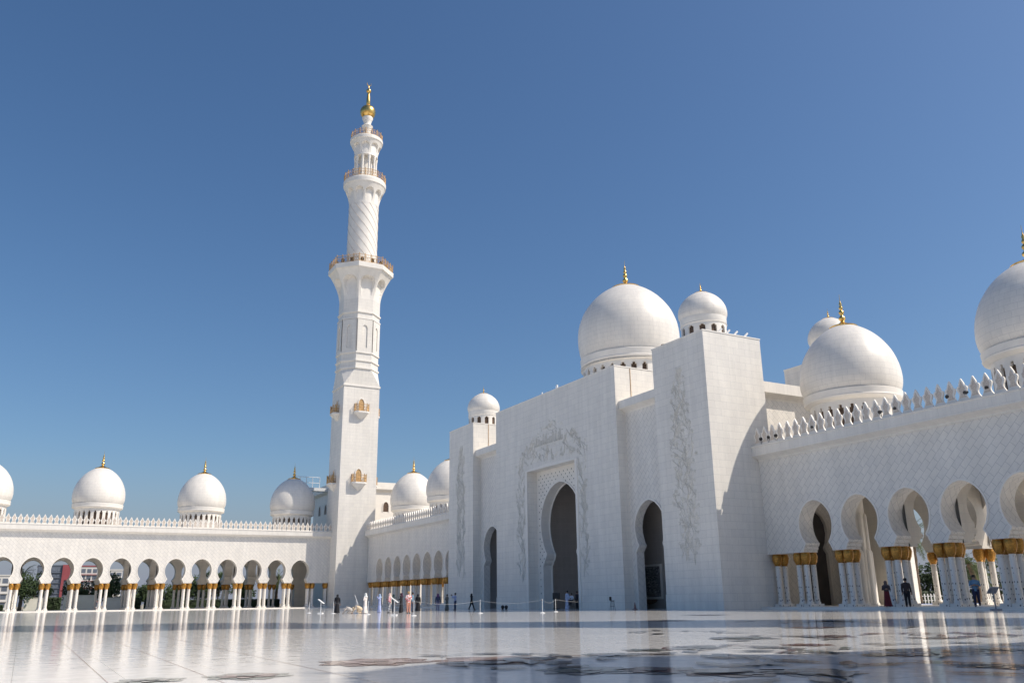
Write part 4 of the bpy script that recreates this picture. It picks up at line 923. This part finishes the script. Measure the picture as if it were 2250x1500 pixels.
def bushy(label, x, y, r, h, seed, name='broadleaf_tree', cat='tree', n=2200, trunk=True, group=None):
    rng = random.Random(seed); t = thing(name, label, cat, (x, y, -.1), 0, group); BASE[t.name] = Vector((0, 0, 0)); cr = MB()
    th = h*.35 if trunk else .1; cl = [(rng.uniform(-.55, .55)*r, rng.uniform(-.55, .55)*r, th+rng.uniform(.1, .85)*(h-th), rng.uniform(.3, .5)*r) for _ in range(16)]
    for i in range(n):
        c = rng.choice(cl); v = Vector((rng.gauss(0, 1), rng.gauss(0, 1), rng.gauss(0, .8))).normalized()*c[3]*rng.uniform(.6, 1.05); p = Vector(c[:3])+v
        a = Vector((rng.gauss(0, 1), rng.gauss(0, 1), rng.gauss(0, 1))).normalized(); b2 = a.orthogonal().normalized(); s_ = rng.uniform(.16, .30)
        cr.add([p+a*s_, p+b2*s_*.6, p-a*s_, p-b2*s_*.6], [(0, 1, 2, 3)])
    if trunk:
        tr = MB().tube([(0, 0, 0), (.05, .03, th*.6), (0, .1, th), (.1, 0, h*.7)], [.22, .17, .13, .05], 8)
        for k in range(5): c = cl[k]; tr.tube([(0, .05, th*.8), (c[0]*.5, c[1]*.5, (th+c[2])/2), c[:3]], [.1, .06, .03], 6)
        build('trunk', tr, M['bark'], t, smooth=40)
    build('crown', cr, M['leaf'], t, fix=False); return t
for i, (lab, x, y, r, h) in enumerate((('round green tree at the far left edge, beyond the first arch', -8.5, 190, 2.8, 5.8), ('wide bushy tree below the palm in the second arch', 1.6, 188, 3.6, 6.4), ('dense tree in front of the dark glass building', 9.5, 192, 3.2, 5.2), ('rounded tree seen through the fourth arch, under the balcony building', 14.6, 190, 3.6, 6.6),
    ('low tree right of the white wall, in the fifth arch', 21.5, 192, 2.8, 4.6), ('low dark tree seen through the sixth arch', 26.8, 194, 3.4, 4.6), ('dark tree behind the seventh arch', 31.5, 192, 3.4, 6.0), ('tall dark tree behind the eighth arch', 35.4, 192, 3.2, 8.0), ('dark tree behind the ninth arch', 40.2, 194, 3.4, 6.4), ('bushy tree low beside the big palm', 50.0, 188, 2.2, 3.4),
    ('dark tree under the fourth arch of the large arcade, behind the palms', 96., 68., 4., 4.6), ('bushy tree farthest right beyond the large arcade', 100., 60., 4., 4.2))):
    bushy(lab, x, y, r, h, 30+i)
def hedge(label, x0, x1, y0, y1, h, seed):
    rng = random.Random(seed); m = MB().box(x0+.1, x1-.1, y0+.1, y1-.1, -.1, h-.1); n = int((x1-x0+y1-y0)*h*60)
    for i in range(n):
        sd = rng.random(); p = Vector((rng.uniform(x0, x1), rng.choice((y0, y1)), rng.uniform(0, h))) if sd < .5 else (Vector((rng.uniform(x0, x1), rng.uniform(y0, y1), h)) if sd < .8 else Vector((rng.choice((x0, x1)), rng.uniform(y0, y1), rng.uniform(0, h))))
        a = Vector((rng.gauss(0, 1), rng.gauss(0, 1), rng.gauss(0, 1))).normalized(); b2 = a.orthogonal(); s_ = .12; m.add([p+a*s_, p+b2*s_, p-a*s_, p-b2*s_], [(0, 1, 2, 3)])
    tag(build('hedge', m, M['hedge'], fix=False), label, 'hedge')
hedge('clipped hedge block left of the white wall, seen through the second arch', 3.6, 6., 181, 183, 2.3, 1)
hedge('clipped hedge block behind the fourth column pair', 16.2, 19.5, 181, 183, 2.2, 2)
hedge('long clipped hedge behind the middle arches of the sunlit arcade', 20.5, 46, 183, 185, 1.7, 3)
hedge('low dark hedge at the far left behind the first arch', -12, -3, 178, 180, 1.1, 4)
hedge('low clipped hedge beyond the pool, seen under the large arcade', 74, 130, 66.6, 67.8, 1.3, 5)
# white garden walls
for lab, x0, x1, y, h in (('white garden wall seen through the second arch', .2, 4.2, 186.6, 2.3), ('long white garden wall seen through the third arch', 6.6, 12.2, 186.8, 2.7), ('white garden wall seen through the fourth arch', 13.4, 16.5, 186.9, 2.2), ('low white wall far behind the middle arches', 20.5, 46., 187.4, .9)):
    tag(build('garden_wall', MB().box(x0, x1, y, y+.4, -.2, h).box(x0-.05, x1+.05, y-.05, y+.45, h, h+.1), M['rib']), lab, 'wall')
# pool and fence beyond the large arcade
tag(build('pool_water', MB().box(67.5, 130, 56.2, 57.2, .0, .09).box(69, 130, 60.5, 62, .0, .08), M['bluepool']), kind='structure')
m = MB()
t = thing('picket_fence', 'low white picket fence behind the pool under the large arcade', 'fence', (70, 65.2, 0))
build('rail', MB().box(70, 125, 65.16, 65.24, .3, .38).box(70, 125, 65.16, 65.24, .78, .86), M['whitep'], t)
for i in range(100): x = 70+i*.55; m = MB().box(x, x+.16, 65.08, 65.14, .05, 1.0).add([(x, 65.08, 1.0), (x+.16, 65.08, 1.0), (x+.08, 65.11, 1.12), (x, 65.14, 1.0), (x+.16, 65.14, 1.0)], [(0, 1, 2), (4, 3, 2), (1, 4, 2), (3, 0, 2)]); build('picket', m, M['whitep'], t)
# far buildings, colours muted to stand in for haze
GL = plain('blue_grey_window_glass', (.14, .16, .20), .2, 0, .3, .3); PW = plain('pale_render_wall', (.62, .60, .57), .8, 0, .08, .3); DG = plain('dark_grey_cladding', (.14, .16, .20), .4, 0, .15, .3)
def block(name, label, x0, x1, y, d, h, wall, cols_, rows, glass=GL, zb=0., band=None):
    t = thing(name, label, 'building', ((x0+x1)/2, y, 0)); build('wall', MB().box(x0, x1, y, y+d, -.3, h), wall, t); build('roof', MB().box(x0-.15, x1+.15, y-.15, y+d, h, h+.35), band or wall, t)
    cw = (x1-x0)/cols_; rh = (h-zb-.4)/rows
    for r_ in range(rows):
        for c in range(cols_):
            a = x0+c*cw; z0 = zb+r_*rh; w_ = build('window', MB().box(a+cw*.14, a+cw*.86, y-.05, y+.05, z0+rh*.28, z0+rh*.86), glass, t)
        build('floor_band', MB().box(x0-.1, x1+.1, y-.35, y, z0-.08, z0+.10), band or wall, t)
    return t
g = block('office_building', 'dark blue glass office building with a bright red corner strip', 2.6, 11.4, 300, 14, 12.4, DG, 7, 8)
build('red_strip', MB().box(9.2, 11.5, 299.4, 299.9, 8.3, 12.8).box(9.2, 9.9, 299.4, 299.9, 3.2, 8.3), M['redw'], g)
block('apartment_building', 'white apartment block with balconies and a red roof edge', 14.2, 20.6, 300, 12, 12.3, PW, 4, 6, band=M['redw'])
block('apartment_building', 'tall narrow white apartment block, seen through the fifth arch', 22.3, 26.0, 300, 12, 11.2, PW, 2, 6)
block('apartment_building', 'pale low building at the far left edge', -12, -4.2, 290, 14, 9.2, PW, 4, 4)
